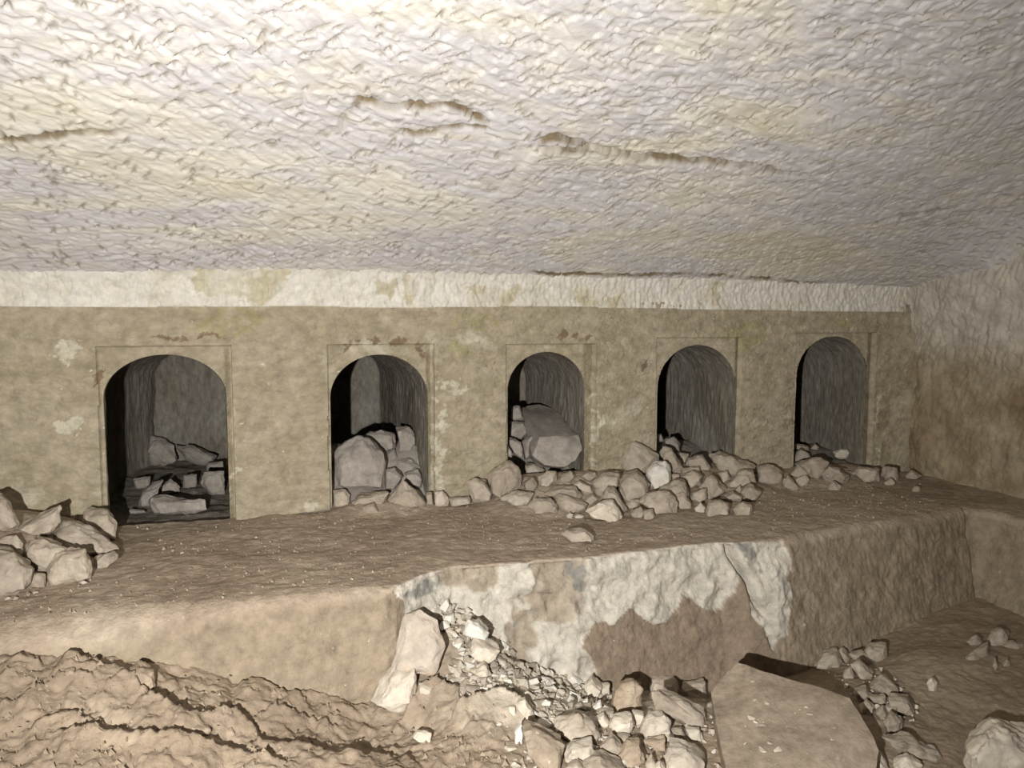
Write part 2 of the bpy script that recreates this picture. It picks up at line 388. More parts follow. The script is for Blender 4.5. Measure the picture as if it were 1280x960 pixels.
def build_wall_back():
    xs = axis((X0 - 0.1, -1.75, 0.06), (-1.75, 5.32, 0.008)); zs = axis((-0.20, 1.42, 0.008))
    X, Z = np.meshgrid(xs, zs, indexing='ij')
    Xs, Zs = X.copy(), Z.copy()
    for n in NICHES:                                   # snap the grid to each arch
        sd = arch_sd(n, X, Z); e = 0.002
        gx = (arch_sd(n, X + e, Z) - arch_sd(n, X - e, Z)) / (2 * e); gz = (arch_sd(n, X, Z + e) - arch_sd(n, X, Z - e)) / (2 * e)
        m = (np.abs(sd) < 0.0062) & (Z > -0.05); g2 = np.maximum(gx * gx + gz * gz, 0.2)
        Xs = np.where(m, X - sd * gx / g2, Xs); Zs = np.where(m, Z - sd * gz / g2, Zs)
    P3 = np.stack([X, 0 * X, Z], -1)
    Yd = 0.016 * fbm(P3, 0.8, 3) + 0.007 * fbm(P3, 6, 4, 0.6) + 0.0030 * fbm(P3 * [1, 1, 2.2], 24, 3, 0.6)
    # shallow flaked losses and scratches in the plaster
    fl = sstep(0.30, 0.36, fbm(P3, 7.0, 4, off=21)); Yd += 0.004 * fl; Yd += 0.006 * np.clip(np.abs(fbm(P3 * [1, 1, 2.5], 5.0, 4, 0.6, off=27)) - 0.02, -0.02, 0.06) / 0.06 - 0.006
    brown = np.zeros_like(X); yellow = np.zeros_like(X); pale = np.zeros_like(X)
    nz = 0.09 * fbm(P3, 9, 4, 0.6, off=3); nz2 = 0.07 * fbm(P3, 9, 4, 0.6, off=33); spk = sstep(-0.18, 0.05, fbm(P3, 22, 4, 0.6, off=83))
    def patch(arr, pts, depth=0.004):
        nonlocal Yd
        w = [onY(*p) for p in pts]; m = in_poly(X + nz, Z + nz2, [(q[0], q[2]) for q in w]) * spk; arr[:] = np.maximum(arr, m); Yd = Yd + depth * m
    for c in ((170, 292, 416, 428, 0), (418, 444, 424, 437, 1), (452, 476, 416, 430, 1), (490, 512, 415, 432, 1), (520, 545, 424, 436, 1),
              (518, 536, 436, 450, 1), (684, 742, 412, 430, 1), (610, 616, 450, 460, 1), (110, 124, 452, 484, 0), (805, 812, 440, 470, 1)):
        a, b, t, u, q = c; patch(brown, [(a, (t + u) / 2), ((a + b) / 2, t), (b, (t + u) / 2), ((a + b) / 2, u)])
    for a, b, t, u in ((560, 625, 392, 415), (235, 330, 385, 430), (900, 960, 400, 440), (560, 600, 425, 445), (1030, 1080, 395, 410)):
        patch(yellow, [(a, (t + u) / 2), (a + (b - a) * .3, t), (b, t), (b, (t + u) / 2), ((a + b) / 2, u)], 0.001)
    for a, b, t, u in ((540, 556, 470, 640), (548, 590, 468, 492), (743, 752, 470, 600), (286, 294, 560, 640), (60, 100, 425, 460), (375, 395, 620, 640), (545, 562, 520, 542),
                       (1094, 1100, 450, 590), (70, 100, 520, 545)):
        patch(pale, [(a, (t + u) / 2), ((a + b) / 2, t), (b, (t + u) / 2), ((a + b) / 2, u)], -0.002)
    # incised square frames round the arches: the panel lies a little deeper than the wall
    fid = np.full(X.shape, -1)
    for k, n in enumerate(NICHES):
        wv = 0.004 * fbm(P3, 5, 2, off=k * 7.0)
        m = (X + wv > n['fl']) & (X + wv < n['fr']) & (Z + wv < n['ft'])
        dep = (0.034, 0.030, 0.022, 0.016, 0.012)[k]
        Yd = np.where(m, Yd * 0.7 + dep + 0.045 * np.clip((X - n['r'] + 0.005) / (n['fr'] - n['r']), 0, 1) * sstep(-0.3, 0.25, 0 * X + n['sp'] + 0.15 - Z + 0.3), Yd); fid[m] = k
    # dished groove under the frieze, and a lumpy inner corner at the right end
    ledge = 1.362 + 0.012 * fbm(P3, 1.1, 2, off=5)
    Yd += 0.010 * sstep(4.78, 4.86, X + 0.02 * fbm(P3, 3, 2)) * (Z < 1.34) + 0.02 * fbm(P3, 5, 3) * sstep(4.85, 5.05, X)
    Yd -= 0.03 * sstep(4.98, 5.2, X)
    V = np.stack([Xs, Yd, Zs], -1).reshape(-1, 3)
    faces = grid_faces(len(xs), len(zs), False)
    fx = X.ravel()[faces].mean(1); fz = Z.ravel()[faces].mean(1)
    keep = np.ones(len(faces), bool); f_id = fid.ravel()[faces].max(1)
    for n in NICHES: keep &= ~((arch_sd(n, fx, fz) < 0.0))
    at = {'brown': brown, 'yellow': yellow, 'pale': pale}
    wall = link('wall_back', mesh_np('wall_back', V, faces[keep & (f_id < 0)], True, at), M['wall'], kind='structure',
                label='tan plastered rock wall with five arched burial niches', category='wall')
    for k, n in enumerate(NICHES):
        link('niche_surround', mesh_np('niche_surround', V, faces[keep & (f_id == k)], True, at), M['wall'], wall,
             label='shallow square recess cut round an arched niche mouth')
        build_niche(k, n, wall)
    # frieze band over the ledge
    zs2 = axis((1.335, 1.715, 0.008)); X, Z = np.meshgrid(xs, zs2, indexing='ij'); P3 = np.stack([X, 0 * X, Z], -1)
    Hs = np.zeros(X.shape); c = len(axis((X0 - 0.1, -1.75, 0.06))) - 1
    sub = np.zeros((len(xs) - c, len(zs2)))
    stamp(sub, xs[c:], zs2, 4200, lambda cx, cy, r, nn: math.pi / 2 + 0.15 + r.normal(0, 0.25, nn), 0.045, 0.013, 0.007, 5); Hs[c:] = sub
    low = 1.362 + 0.014 * fbm(np.stack([X, 0 * X, 0 * X], -1), 1.1, 2, off=5) + 0.018 * sstep(0.6, 2.2, X) * (1 - sstep(2.4, 3.4, X)) * 0.5
    Zc = np.maximum(Z, low)                            # lower rim follows the wavy ledge
    Yd = -0.026 - 0.22 * (1 - np.sqrt(1 - np.clip((Z - 1.42) / 0.30, 0, 0.999) ** 2)) + 2.2 * Hs + 0.020 * fbm(P3, 1.2, 3) + 0.010 * fbm(P3, 7, 4, 0.6)
    Yd = np.where(Z < low - 0.001, 0.03, Yd)
    yel = np.zeros(X.shape); nz = 0.12 * fbm(P3, 7, 4, 0.6, off=3)
    for a, b, t, u in ((246, 362, 328, 384), (462, 488, 346, 382), (498, 522, 346, 386), (716, 792, 356, 384), (590, 650, 350, 388), (880, 905, 348, 380)):
        w = [onY(*p) for p in ((a, t), (b, t + 8), (b, (t + u) / 2), (a + (b - a) * .7, u), (a, u - 8))]
        yel = np.maximum(yel, in_poly(X + nz, Z + nz * 0.7, [(q[0], q[2]) for q in w]) * (0.35 + 0.65 * sstep(-0.2, 0.2, fbm(P3, 12, 4, off=84))))
    link('frieze_band', mesh_np('frieze_band', np.stack([X, Yd, Zc], -1).reshape(-1, 3), grid_faces(len(xs), len(zs2)), True, {'yellow': yel}), M['band'], wall,
         label='pale band of hewn rock above the niches')

def build_niche(k, n, wall):
    cx = (n['l'] + n['r']) / 2; rx = (n['r'] - n['l']) / 2; rz = n['top'] - n['sp']
    A = np.linspace(0, math.pi, 61)
    sl = np.linspace(-0.12, n['sp'], 60, endpoint=False)
    right = np.stack([np.full(60, 1.0), sl], 1); arc = np.stack([np.cos(A), n['sp'] + rz * np.sin(A)], 1)
    left = np.stack([np.full(60, -1.0), sl[::-1]], 1)
    bot = np.stack([np.linspace(-1, 1, 24), np.full(24, -0.12)], 1)
    C = np.concatenate([right, arc, left, bot]); u = C[:, 0]; zc = C[:, 1]
    ys = np.concatenate([[0.012], np.linspace(0.03, n['dep'], int(n['dep'] / 0.012))])
    V = np.zeros((len(ys), len(C), 3))
    for i, y in enumerate(ys):
        t = (y - 0.03) / n['dep']
        lw, rw = rx, rx
        if k == 0:   # wider inside on the left, drawing in towards the back
            lw = rx + 0.185 * sstep(0.07, 0.10, y) - 0.165 * sstep(1.70, 2.30, y); rw = rx + 0.02 * sstep(0.06, 0.1, y)
        else:
            lw = rx + 0.03 * sstep(0.07, 0.10, y); rw = rx - 0.01 * t
        V[i, :, 0] = cx + np.where(u < 0, u * lw, u * rw)
        V[i, :, 1] = y
        V[i, :, 2] = np.where(zc > n['sp'], n['sp'] + (zc - n['sp']) * (1 - 0.06 * t), zc) - 0.02 * t
    P3 = V.copy()
    D = 0.016 * fbm(P3, 3.0, 3, off=k) + 0.0085 * fbm(P3 * [1, 1, 0.24], 40, 3, 0.6, off=k + 3) + 0.004 * fbm(P3 * [1, 1, 0.3], 24, 3)
    D *= sstep(0.012, 0.10, V[..., 1])
    nx = np.where(zc > n['sp'], u, np.sign(u)) * (np.abs(u) > 0.99) + np.where((zc > n['sp']) & (np.abs(u) <= 0.99), u, 0); nzv = np.where(zc > n['sp'], np.maximum(zc - n['sp'], 0) / rz, 0)
    V[..., 0] += D * nx; V[..., 2] += D * nzv
    # close the back
    ctr = np.array([cx, n['dep'] + 0.02, 0.5]); rings = [V]
    last = V[-1]
    for s in np.linspace(0.93, 0.0, 16):
        q = ctr + (last - ctr) * s; q[:, 1] = n['dep'] + 0.03 * (1 - s * s) + 0.012 * fbm(q, 6, 3, off=k) * (s < 0.95); rings.append(q[None])
    V = np.concatenate(rings)
    ob = link('niche_chamber', mesh_np('niche_chamber', V.reshape(-1, 3), grid_faces(len(V), len(C), False), True), M['niche'], wall,
         label='grey chisel-dressed barrel interior of a burial niche')
    # earth on the niche floor
    xs = np.linspace(n['l'] - 0.22, n['r'] + 0.12, 60); ysf = np.linspace(-0.03, n['dep'] + 0.03, int(n['dep'] / 0.02))
    X, Y = np.meshgrid(xs, ysf, indexing='ij'); P3 = np.stack([X, Y, 0 * X], -1)
    Z = niche_z(k, X, np.maximum(Y, 0)) + 0.03 * fbm(P3, 7, 5, 0.6) - 0.02
    link('niche_fill', mesh_np('niche_fill', np.stack([X, Y, Z], -1).reshape(-1, 3), grid_faces(len(xs), len(ysf)), True, {}), M['rock_niche' if k in (1, 2) else 'niche'], wall,
         label='brown earth on the floor of a burial niche')

# ------------------------------------------------------------------ side and rear walls
def build_side_walls():
    ys = axis((-8.5, -3.2, 0.08), (-3.2, 0.10, 0.010)); zs = axis((-0.9, -0.1, 0.06), (-0.1, 2.0, 0.010), (2.0, 3.2, 0.06))
    Y, Z = np.meshgrid(ys, zs, indexing='ij'); P3 = np.stack([0 * Y, Y, Z], -1)
    c = len(axis((-8.5, -3.2, 0.08))) - 1; e0 = len(axis((-0.9, -0.1, 0.06))) - 1; e1 = len(axis((-0.9, -0.1, 0.06), (-0.1, 2.0, 0.010))) - 1
    H = np.zeros(Y.shape); sub = np.zeros((len(ys) - c, e1 - e0))
    stamp(sub, ys[c:], zs[e0:e1], 2600, lambda a, b, r, n: math.pi / 2 + 0.35 + r.normal(0, 0.3, n), 0.07, 0.018, 0.016, 9); H[c:, e0:e1] = sub
    D = 0.06 * fbm(P3, 1.3, 4) + 0.022 * fbm(P3, 7, 4) + H * (0.5 + 0.5 * sstep(0.6, 1.1, Z))
    Xw = 5.20 - 0.05 + D - 0.10 * sstep(1.1, 1.8, Z) + 0.03 * sstep(-0.2, 0.0, Y)
    upper = sstep(0.75, 1.25, Z + 0.25 * fbm(P3, 3, 3))
    link('wall_right', mesh_np('wall_right', np.stack([Xw, Y, Z], -1).reshape(-1, 3), grid_faces(len(ys), len(zs), True), True, {'upper': upper}), M['wall_right'],
         kind='structure', label='rough hewn rock side wall meeting the niched wall in a corner', category='wall')
    zs = axis((-0.9, 3.2, 0.06)); ys = axis((-8.5, 0.1, 0.06))
    Y, Z = np.meshgrid(ys, zs, indexing='ij'); P3 = np.stack([0 * Y, Y, Z], -1)
    link('wall_left', mesh_np('wall_left', np.stack([X0 + 0.05 * fbm(P3, 1.3, 4), Y, Z], -1).reshape(-1, 3), grid_faces(len(ys), len(zs)), True, {}), M['wall_right'],
         kind='structure', label='rough hewn rock wall at the other end of the chamber', category='wall')
    xs = axis((X0 - 0.1, 5.4, 0.08)); X, Z = np.meshgrid(xs, zs, indexing='ij'); P3 = np.stack([X, 0 * X, Z], -1)
    link('wall_front', mesh_np('wall_front', np.stack([X, -8.3 + 0.05 * fbm(P3, 1.3, 4), Z], -1).reshape(-1, 3), grid_faces(len(xs), len(zs), True), True, {}), M['wall_right'],
         kind='structure', label='rough hewn rock wall facing the niches', category='wall')

# ------------------------------------------------------------------ rock bench round the pit
def crust(P3, amp, off=0.0, sc=5.0):
    """trodden, flaking dust: small steps between soft flats"""
    f = fbm(P3, sc, 5, 0.6, off) * 3.2
    q = np.floor(f) + sstep(0.55, 0.98, f - np.floor(f))
    return amp * (q * 0.5 + 0.5 * fbm(P3, 22, 3, off=off + 5))

def build_bench():
    Q, P, O, R = [], [], [], []
    for x in axis((X0 - 0.1, -1.7, 0.05), (-1.7, 4.48, 0.009)):
        P.append((x, edge(x))); Q.append((x, 0.045)); O.append((0, -1)); R.append(0.22 - 0.14 * sstep(-0.9, 0.1, x) - 0.055 * sstep(0.40, 0.60, x) + 0.045 * sstep(2.6, 2.9, x))
    cxp, cyp, rr = 4.60, edge(4.5), 0.12
    for a in np.linspace(0, math.pi / 2, 28):
        P.append((4.48 + rr * math.sin(a), cyp - rr * (1 - math.cos(a)))); O.append((-math.sin(a) * 1.0, -math.cos(a)))
        Q.append((4.48 + 0.80 * min(1, math.tan(min(a, math.pi / 4)) * 1.0), 0.045 if a < math.pi / 4 else 0.045 - 1.40 * (1 - math.tan(math.pi / 2 - a)))); R.append(0.07)
    y0 = P[-1][1]
    for y in axis((y0 - 0.01, -3.2, 0.012), (-3.2, -8.4, 0.06)):
        P.append((4.60, y)); Q.append((5.28, y)); O.append((-1, 0)); R.append(0.07)
    Q, P, O, R = map(np.array, (Q, P, O, R)); n = len(P)
    tt = np.linspace(0, 1, 125); na = 12; nf = 74
    rows = []; nrm = []
    inner = P - O * R[:, None]
    for t in tt:
        rows.append(np.concatenate([Q + (inner - Q) * t, np.zeros((n, 1))], 1)); nrm.append(np.tile([0, 0, 1.0], (n, 1)))
    for a in np.linspace(0, math.pi / 2, na + 1)[1:]:
        xy = inner + O * (R * math.sin(a))[:, None]; rows.append(np.concatenate([xy, (-R * (1 - math.cos(a)))[:, None]], 1))
        nrm.append(np.concatenate([O * math.sin(a), np.full((n, 1), math.cos(a))], 1))
    for s in np.linspace(0, 1, nf + 1)[1:]:
        z = -R - (0.88 - R) * s
        xy = P + O * (0.16 * s)[..., None] if False else P + O * 0.14 * s
        rows.append(np.concatenate([xy, z[:, None]], 1)); nrm.append(np.concatenate([O, np.zeros((n, 1))], 1))
    V = np.stack(rows, 1); Nn = np.stack(nrm, 1)               # path, across, 3
    topw = Nn[..., 2]; face = 1 - topw
    x, y, z = V[..., 0], V[..., 1], V[..., 2]
    back = (O[:, 1] < -0.7)[:, None] * np.ones_like(x)
    nz = 0.07 * fbm(V, 5, 3, 0.5, off=2); nz2 = 0.07 * fbm(V, 5, 3, 0.5, off=12)
    def region(pts, Y):
        w = [onY(px, py, Y) for px, py in pts]
        return in_poly(x + nz, z + nz2, [(q[0], q[2]) for q in w]) & (back > 0) & (y < -1.15)
    pale = region([(500, 715), (560, 680), (720, 670), (905, 650), (925, 690), (916, 742), (882, 762), (850, 742), (832, 776), (790, 758), (765, 778), (742, 772), (724, 800),
                   (736, 832), (700, 870), (620, 870), (560, 850), (500, 860), (488, 800), (500, 740)], -1.42) \
         | region([(905, 650), (962, 655), (984, 690), (976, 792), (956, 806), (938, 758), (926, 720)], -1.46)
    pale = pale.astype(float)
    holes = sstep(0.18, 0.30, fbm(V, 4.2, 3, off=40)); 
    brown = (region([(742, 772), (765, 778), (790, 758), (832, 776), (850, 742), (882, 762), (916, 742), (930, 720), (960, 800), (950, 870), (720, 880), (735, 830), (724, 800)], -1.45)).astype(float)
    grey = (region([(505, 730), (560, 712), (548, 745), (512, 742)], -1.45) | region([(910, 665), (945, 680), (950, 720), (925, 690)], -1.45) | region([(706, 702), (732, 700), (730, 735), (702, 730)], -1.42)).astype(float) * sstep(-0.1, 0.15, fbm(V, 14, 3, off=50))
    brown2 = pale * sstep(0.10, 0.20, fbm(V, 3.4, 4, off=44)) * (1 - sstep(1.4, 1.9, x))
    D = 0.012 * fbm(np.stack([x, y, 0 * x], -1), 2.2, 3) * topw
    D += topw * (heap(x, y) + crust(V * [0.8, 1.2, 1], 0.005) + crust(V * [0.9, 1.2, 1], 0.0045, 17.0, 14.0))
    flake = sstep(0.45, 0.55, fbm(V, 2.1, 4, off=70))
    D += face * (0.020 * fbm(V, 2.0, 3, off=6) + 0.012 * fbm(V, 10, 4, 0.6, off=8) + 0.004 * fbm(V * [1.6, 1, 0.6], 35, 2) + crust(V, 0.007, 23.0, 6.0) + (x < 0.55) * (back > 0) * 0.022 * fbm(V, 4.0, 4, 0.6, off=57))
    # broken, hackly limestone where the front has come away
    cell = np.abs(fbm(V, 3.6, 3, off=14)); hack = 0.060 * (0.5 - cell) + 0.020 * crust(V, 1.0, 30, 4.0) + 0.02 * fbm(V, 12, 3, off=15)
    D += np.clip(face * 1.5, 0, 1) * pale * (hack - 0.022 - 0.012 * brown2)
    # the open crack near the end of the broken stretch
    cpts = [onY(px, py, -1.42) for px, py in ((893, 668), (912, 676), (922, 710), (936, 745), (952, 770))]
    d, s, t = poly_dist(x + nz * 0.5, z + nz2 * 0.3, [(q[0], q[2]) for q in cpts])
    ck = np.exp(-(d / 0.016) ** 2) * face * (1 - sstep(0.8, 1, t)) * (back > 0) * (y < -1.1)
    D -= 0.07 * ck; D += 0.025 * face * (back > 0) * (s > 0) * np.exp(-d / 0.10) * (y < -1.1)
    ua = x * 0.8 + z * 0.6; ub = z * 0.8 - x * 0.6
    D += face * (1 - pale) * 0.0055 * np.clip(fbm(np.stack([ua * 26, ub * 5, 0 * x], -1), 1.0, 3, off=31) * 1.5, -0.6, 0.4) * sstep(-0.15, 0.2, fbm(V, 2.4, 2, off=35))
    V = V + Nn * D[..., None]
    face_m = np.clip(face, 0, 1) * (x < 0.6) * (back > 0)
    at = {'face': sstep(0.3, 0.9, face), 'pale': pale * sstep(0.10, 0.4, face) * (1 - 0.8 * brown2), 'brown': np.maximum(brown * face, 0),
          'grey': grey * sstep(0.1, 0.4, face)}
    me = mesh_np('rock_bench', V.reshape(-1, 3), grid_faces(n, V.shape[1], True), True, at)
    link('rock_bench', me, M['dust'], kind='structure', label='dust-covered rock bench below the niches with a broken pale front', category='bench')

# ------------------------------------------------------------------ pit floor
RIDGES = [  # crests of caked earth (pixels), amplitude, reach
    ([(66, 838), (100, 832), (120, 838), (150, 850), (175, 868), (205, 882)], 0.055, 0.10),
    ([(178, 880), (205, 890), (235, 905), (270, 900), (300, 905), (330, 925)], 0.075, 0.13),
    ([(60, 922), (110, 932), (170, 930), (240, 938), (300, 945), (380, 958)], 0.060, 0.12),
    ([(0, 880), (40, 868), (70, 858), (120, 862)], 0.025, 0.10),
    ([(280, 850), (320, 852), (350, 868), (400, 878), (470, 876)], 0.045, 0.16),
    ([(300, 905), (340, 895), (380, 905), (430, 912)], 0.030, 0.08),
    ([(0, 818), (30, 824), (50, 832)], 0.035, 0.06),
    ([(420, 950), (480, 945), (540, 955)], 0.030, 0.08),
    ([(556, 905), (600, 884), (622, 878), (648, 884), (664, 905)], 0.070, 0.10),
    ([(500, 900), (528, 868), (550, 858), (572, 872), (580, 892)], 0.060, 0.09),
    ([(120, 870), (150, 858), (180, 862)], 0.03, 0.06),
    ([(20, 905), (70, 895), (110, 905), (150, 915)], 0.03, 0.07),
    ([(300, 945), (330, 930), (370, 935), (420, 950)], 0.035, 0.07),
    ([(60, 850), (95, 845), (130, 850)], 0.02, 0.05),
]
RW = []
def ridge_z(x, y):
    if not RW:
        for pts, amp, reach in RIDGES: RW.append([(q[0], q[1]) for q in (hit(*p) for p in pts)])
    h = np.zeros(np.shape(x)); P3 = np.stack([x, y, 0 * x], -1)
    wx = 0.05 * fbm(P3, 6, 4, off=61); wy = 0.05 * fbm(P3, 6, 4, off=71)
    for (pts, amp, reach), w in zip(RIDGES, RW):
        d, s, t = poly_dist(x + wx, y + wy, w)
        h += amp * np.exp(-d / reach) * (s < 0) * sstep(0, 0.12, t) * (1 - sstep(0.85, 1, t)) * (d < 4 * reach)
    return h
def floor_full(X, Y):
    P3 = np.stack([X, Y, 0 * X], -1)
    left = 1 - sstep(0.4, 1.3, X)
    Z = floor_base(X, Y) + ridge_z(X, Y)
    Z += 0.022 * fbm(P3, 2.5, 3) + crust(P3, 0.008 + 0.016 * left, 3.0) + crust(P3, 0.005 + 0.011 * left, 8.0, 12.0) + 0.016 * fbm(P3, 9, 5, 0.6) * (0.3 + 0.7 * left)
    return Z
def build_floor():
    xs = axis((X0 - 0.1, -1.75, 0.05), (-1.75, 3.9, 0.0085), (3.9, 4.75, 0.02)); ys = axis((-8.5, -3.5, 0.06), (-3.5, -1.25, 0.0085))
    X, Y = np.meshgrid(xs, ys, indexing='ij'); P3 = np.stack([X, Y, 0 * X], -1)
    Z = floor_full(X, Y)
    Z = np.minimum(Z, np.where(Y > edge(X) - 0.05, -0.10, 9))
    chalk = (1 - sstep(0.15, 0.45, np.hypot((X - 1.40) / 1.9, (Y + 1.80) / 1.2) + 0.15 * fbm(P3, 5, 3)))
    link('floor', mesh_np('floor', np.stack([X, Y, Z], -1).reshape(-1, 3), grid_faces(len(xs), len(ys)), True, {'chalk': chalk}), M['soil'],
         kind='structure', label='caked brown earth covering the floor of the pit', category='floor')

# ------------------------------------------------------------------ stones
def rock_mesh(name, pts, cuts, noise, seed, clampfn=None, sharp=32):
    """weathered stone: hull of the given points, subdivided, edges worn, surface roughened"""
    bm = bmesh.new()
    for p in pts: bm.verts.new(p)
    r = bmesh.ops.convex_hull(bm, input=bm.verts)
    junk = list({e for e in r['geom_interior'] + r['geom_unused'] if isinstance(e, bmesh.types.BMVert) and e.is_valid})
    if junk: bmesh.ops.delete(bm, geom=junk, context='VERTS')
    bmesh.ops.subdivide_edges(bm, edges=bm.edges[:], cuts=cuts, use_grid_fill=True)
    bmesh.ops.triangulate(bm, faces=bm.faces[:])
    bmesh.ops.smooth_vert(bm, verts=bm.verts[:], factor=0.28, use_axis_x=True, use_axis_y=True, use_axis_z=True)
    bm.normal_update()
    co = np.array([v.co for v in bm.verts]); nr = np.array([v.normal for v in bm.verts])
    size = float(np.ptp(co, axis=0).max())
    f = fbm(co, 3.4 / size, 2, off=seed * 2.1) * 3.0; f = np.floor(f) + sstep(0.6, 0.95, f - np.floor(f))
    D = noise * size * (fbm(co, 2.6 / size, 3, off=seed * 3.7) + 0.40 * f + 0.5 * fbm(co, 10.0 / size, 3, 0.6, off=seed * 1.3))
    co = co + nr * D[:, None]
    if clampfn is not None: co = clampfn(co)
    for v, c in zip(bm.verts, co): v.co = c
    me = bpy.data.meshes.new(name); bm.to_mesh(me); bm.free()
    me.polygons.foreach_set('use_smooth', np.full(len(me.polygons), True))
    me.set_sharp_from_angle(angle=math.radians(sharp))
    return me

COUNT = [0]
def in_mouth(x):
    m = np.zeros(np.shape(x), bool)
    for n in NICHES: m = m | ((x > n['l'] + 0.015) & (x < n['r'] - 0.015))
    return m
def traced_rock(name, poly, label, cat, group=None, mat='rock', thick=0.8, dist=None, base=None, lean=0.0, noise=0.05, zone='bench', sink=0.012, front=0.55):
    """stone whose silhouette was measured; it stands on the surface below it and has its own depth"""
    COUNT[0] += 1; seed = COUNT[0]; r = random.Random(seed)
    P = np.array(poly, float); x0, x1 = P[:, 0].min(), P[:, 0].max(); y0, y1 = P[:, 1].min(), P[:, 1].max()
    c = np.array([P[:, 0].mean(), P[:, 1].mean()])
    if dist is None:
        b = base or (c[0], y1 - 0.18 * (y1 - y0)); h = hit(*b); dist = float(np.dot(h - CAM, fw))
    view = ray(c[0], c[1]); view = view / np.linalg.norm(view)
    flat = np.array([view[0], view[1], 0]); flat /= np.linalg.norm(flat)
    W = np.array([CAM + ray(px, py) * dist for px, py in P]); cen = CAM + ray(*c) * dist
    size = math.sqrt(((x1 - x0) * (y1 - y0))) / F * dist; t = size * thick
    # lean the stone: its upper part lies further back
    W = W + flat * ((W[:, 2] - W[:, 2].min()) * lean)[:, None]
    pts = []
    for w in W:
        d = w - cen
        pts.append(w)
        a = r.uniform(0.55, 0.86); pts.append(cen + d * a - flat * t * front * r.uniform(0.6, 1.0) * (0.5 + 0.5 * a))
        a = r.uniform(0.70, 0.95); pts.append(cen + d * a + flat * t * r.uniform(0.6, 0.95))
    pts = np.array(pts)
    if zone == 'bench':
        over = pts[:, 1].max() + 0.03
        if over > 0 and not in_mouth(cen[0]):
            sh = 0.55 * over; pts = pts - view * (sh / view[1]); W = W - view * (sh / view[1])
            cy = W[:, 1].mean() - t * 0.2; m = pts[:, 1] > cy; k = (-0.03 - cy) / max(pts[:, 1].max() - cy, 1e-6)
            if k > 0.15: pts[m, 1] = cy + (pts[m, 1] - cy) * min(1, k)
            else: pts[:, 1] -= pts[:, 1].max() + 0.03
    basez = W[:, 2].min() - sink; pts[:, 2] = np.maximum(pts[:, 2], basez - 0.02)
    ctr = pts.mean(0); org = np.array([ctr[0], ctr[1], basez])
    def clampw(co):
        w = co + org
        if zone == 'bench': w[:, 1] = np.where(in_mouth(w[:, 0]), w[:, 1], np.minimum(w[:, 1], -0.004))
        elif zone.startswith('niche'):
            n = NICHES[int(zone[5])]; inn = w[:, 1] > -0.03
            ex = 0.15 if zone == 'niche0' else 0.0
            w[:, 0] = np.where(inn, np.clip(w[:, 0], n['l'] + 0.012 - ex, n['r'] - 0.012), w[:, 0])
        elif zone == 'pit': pass
        return w - org
    ar = (x1 - x0) * (y1 - y0); cuts = 4 if ar < 500 else (7 if ar < 6000 else 12)
    me = rock_mesh(name, pts - org, cuts, noise, seed, clampw)
    o = link(name, me, M[mat]); o.location = org
    o['label'] = label; o['category'] = cat
    if group: o['group'] = group
    return o

def rg(ox, oy, s, pts): return [(ox + x / s, oy + y / s) for x, y in pts]

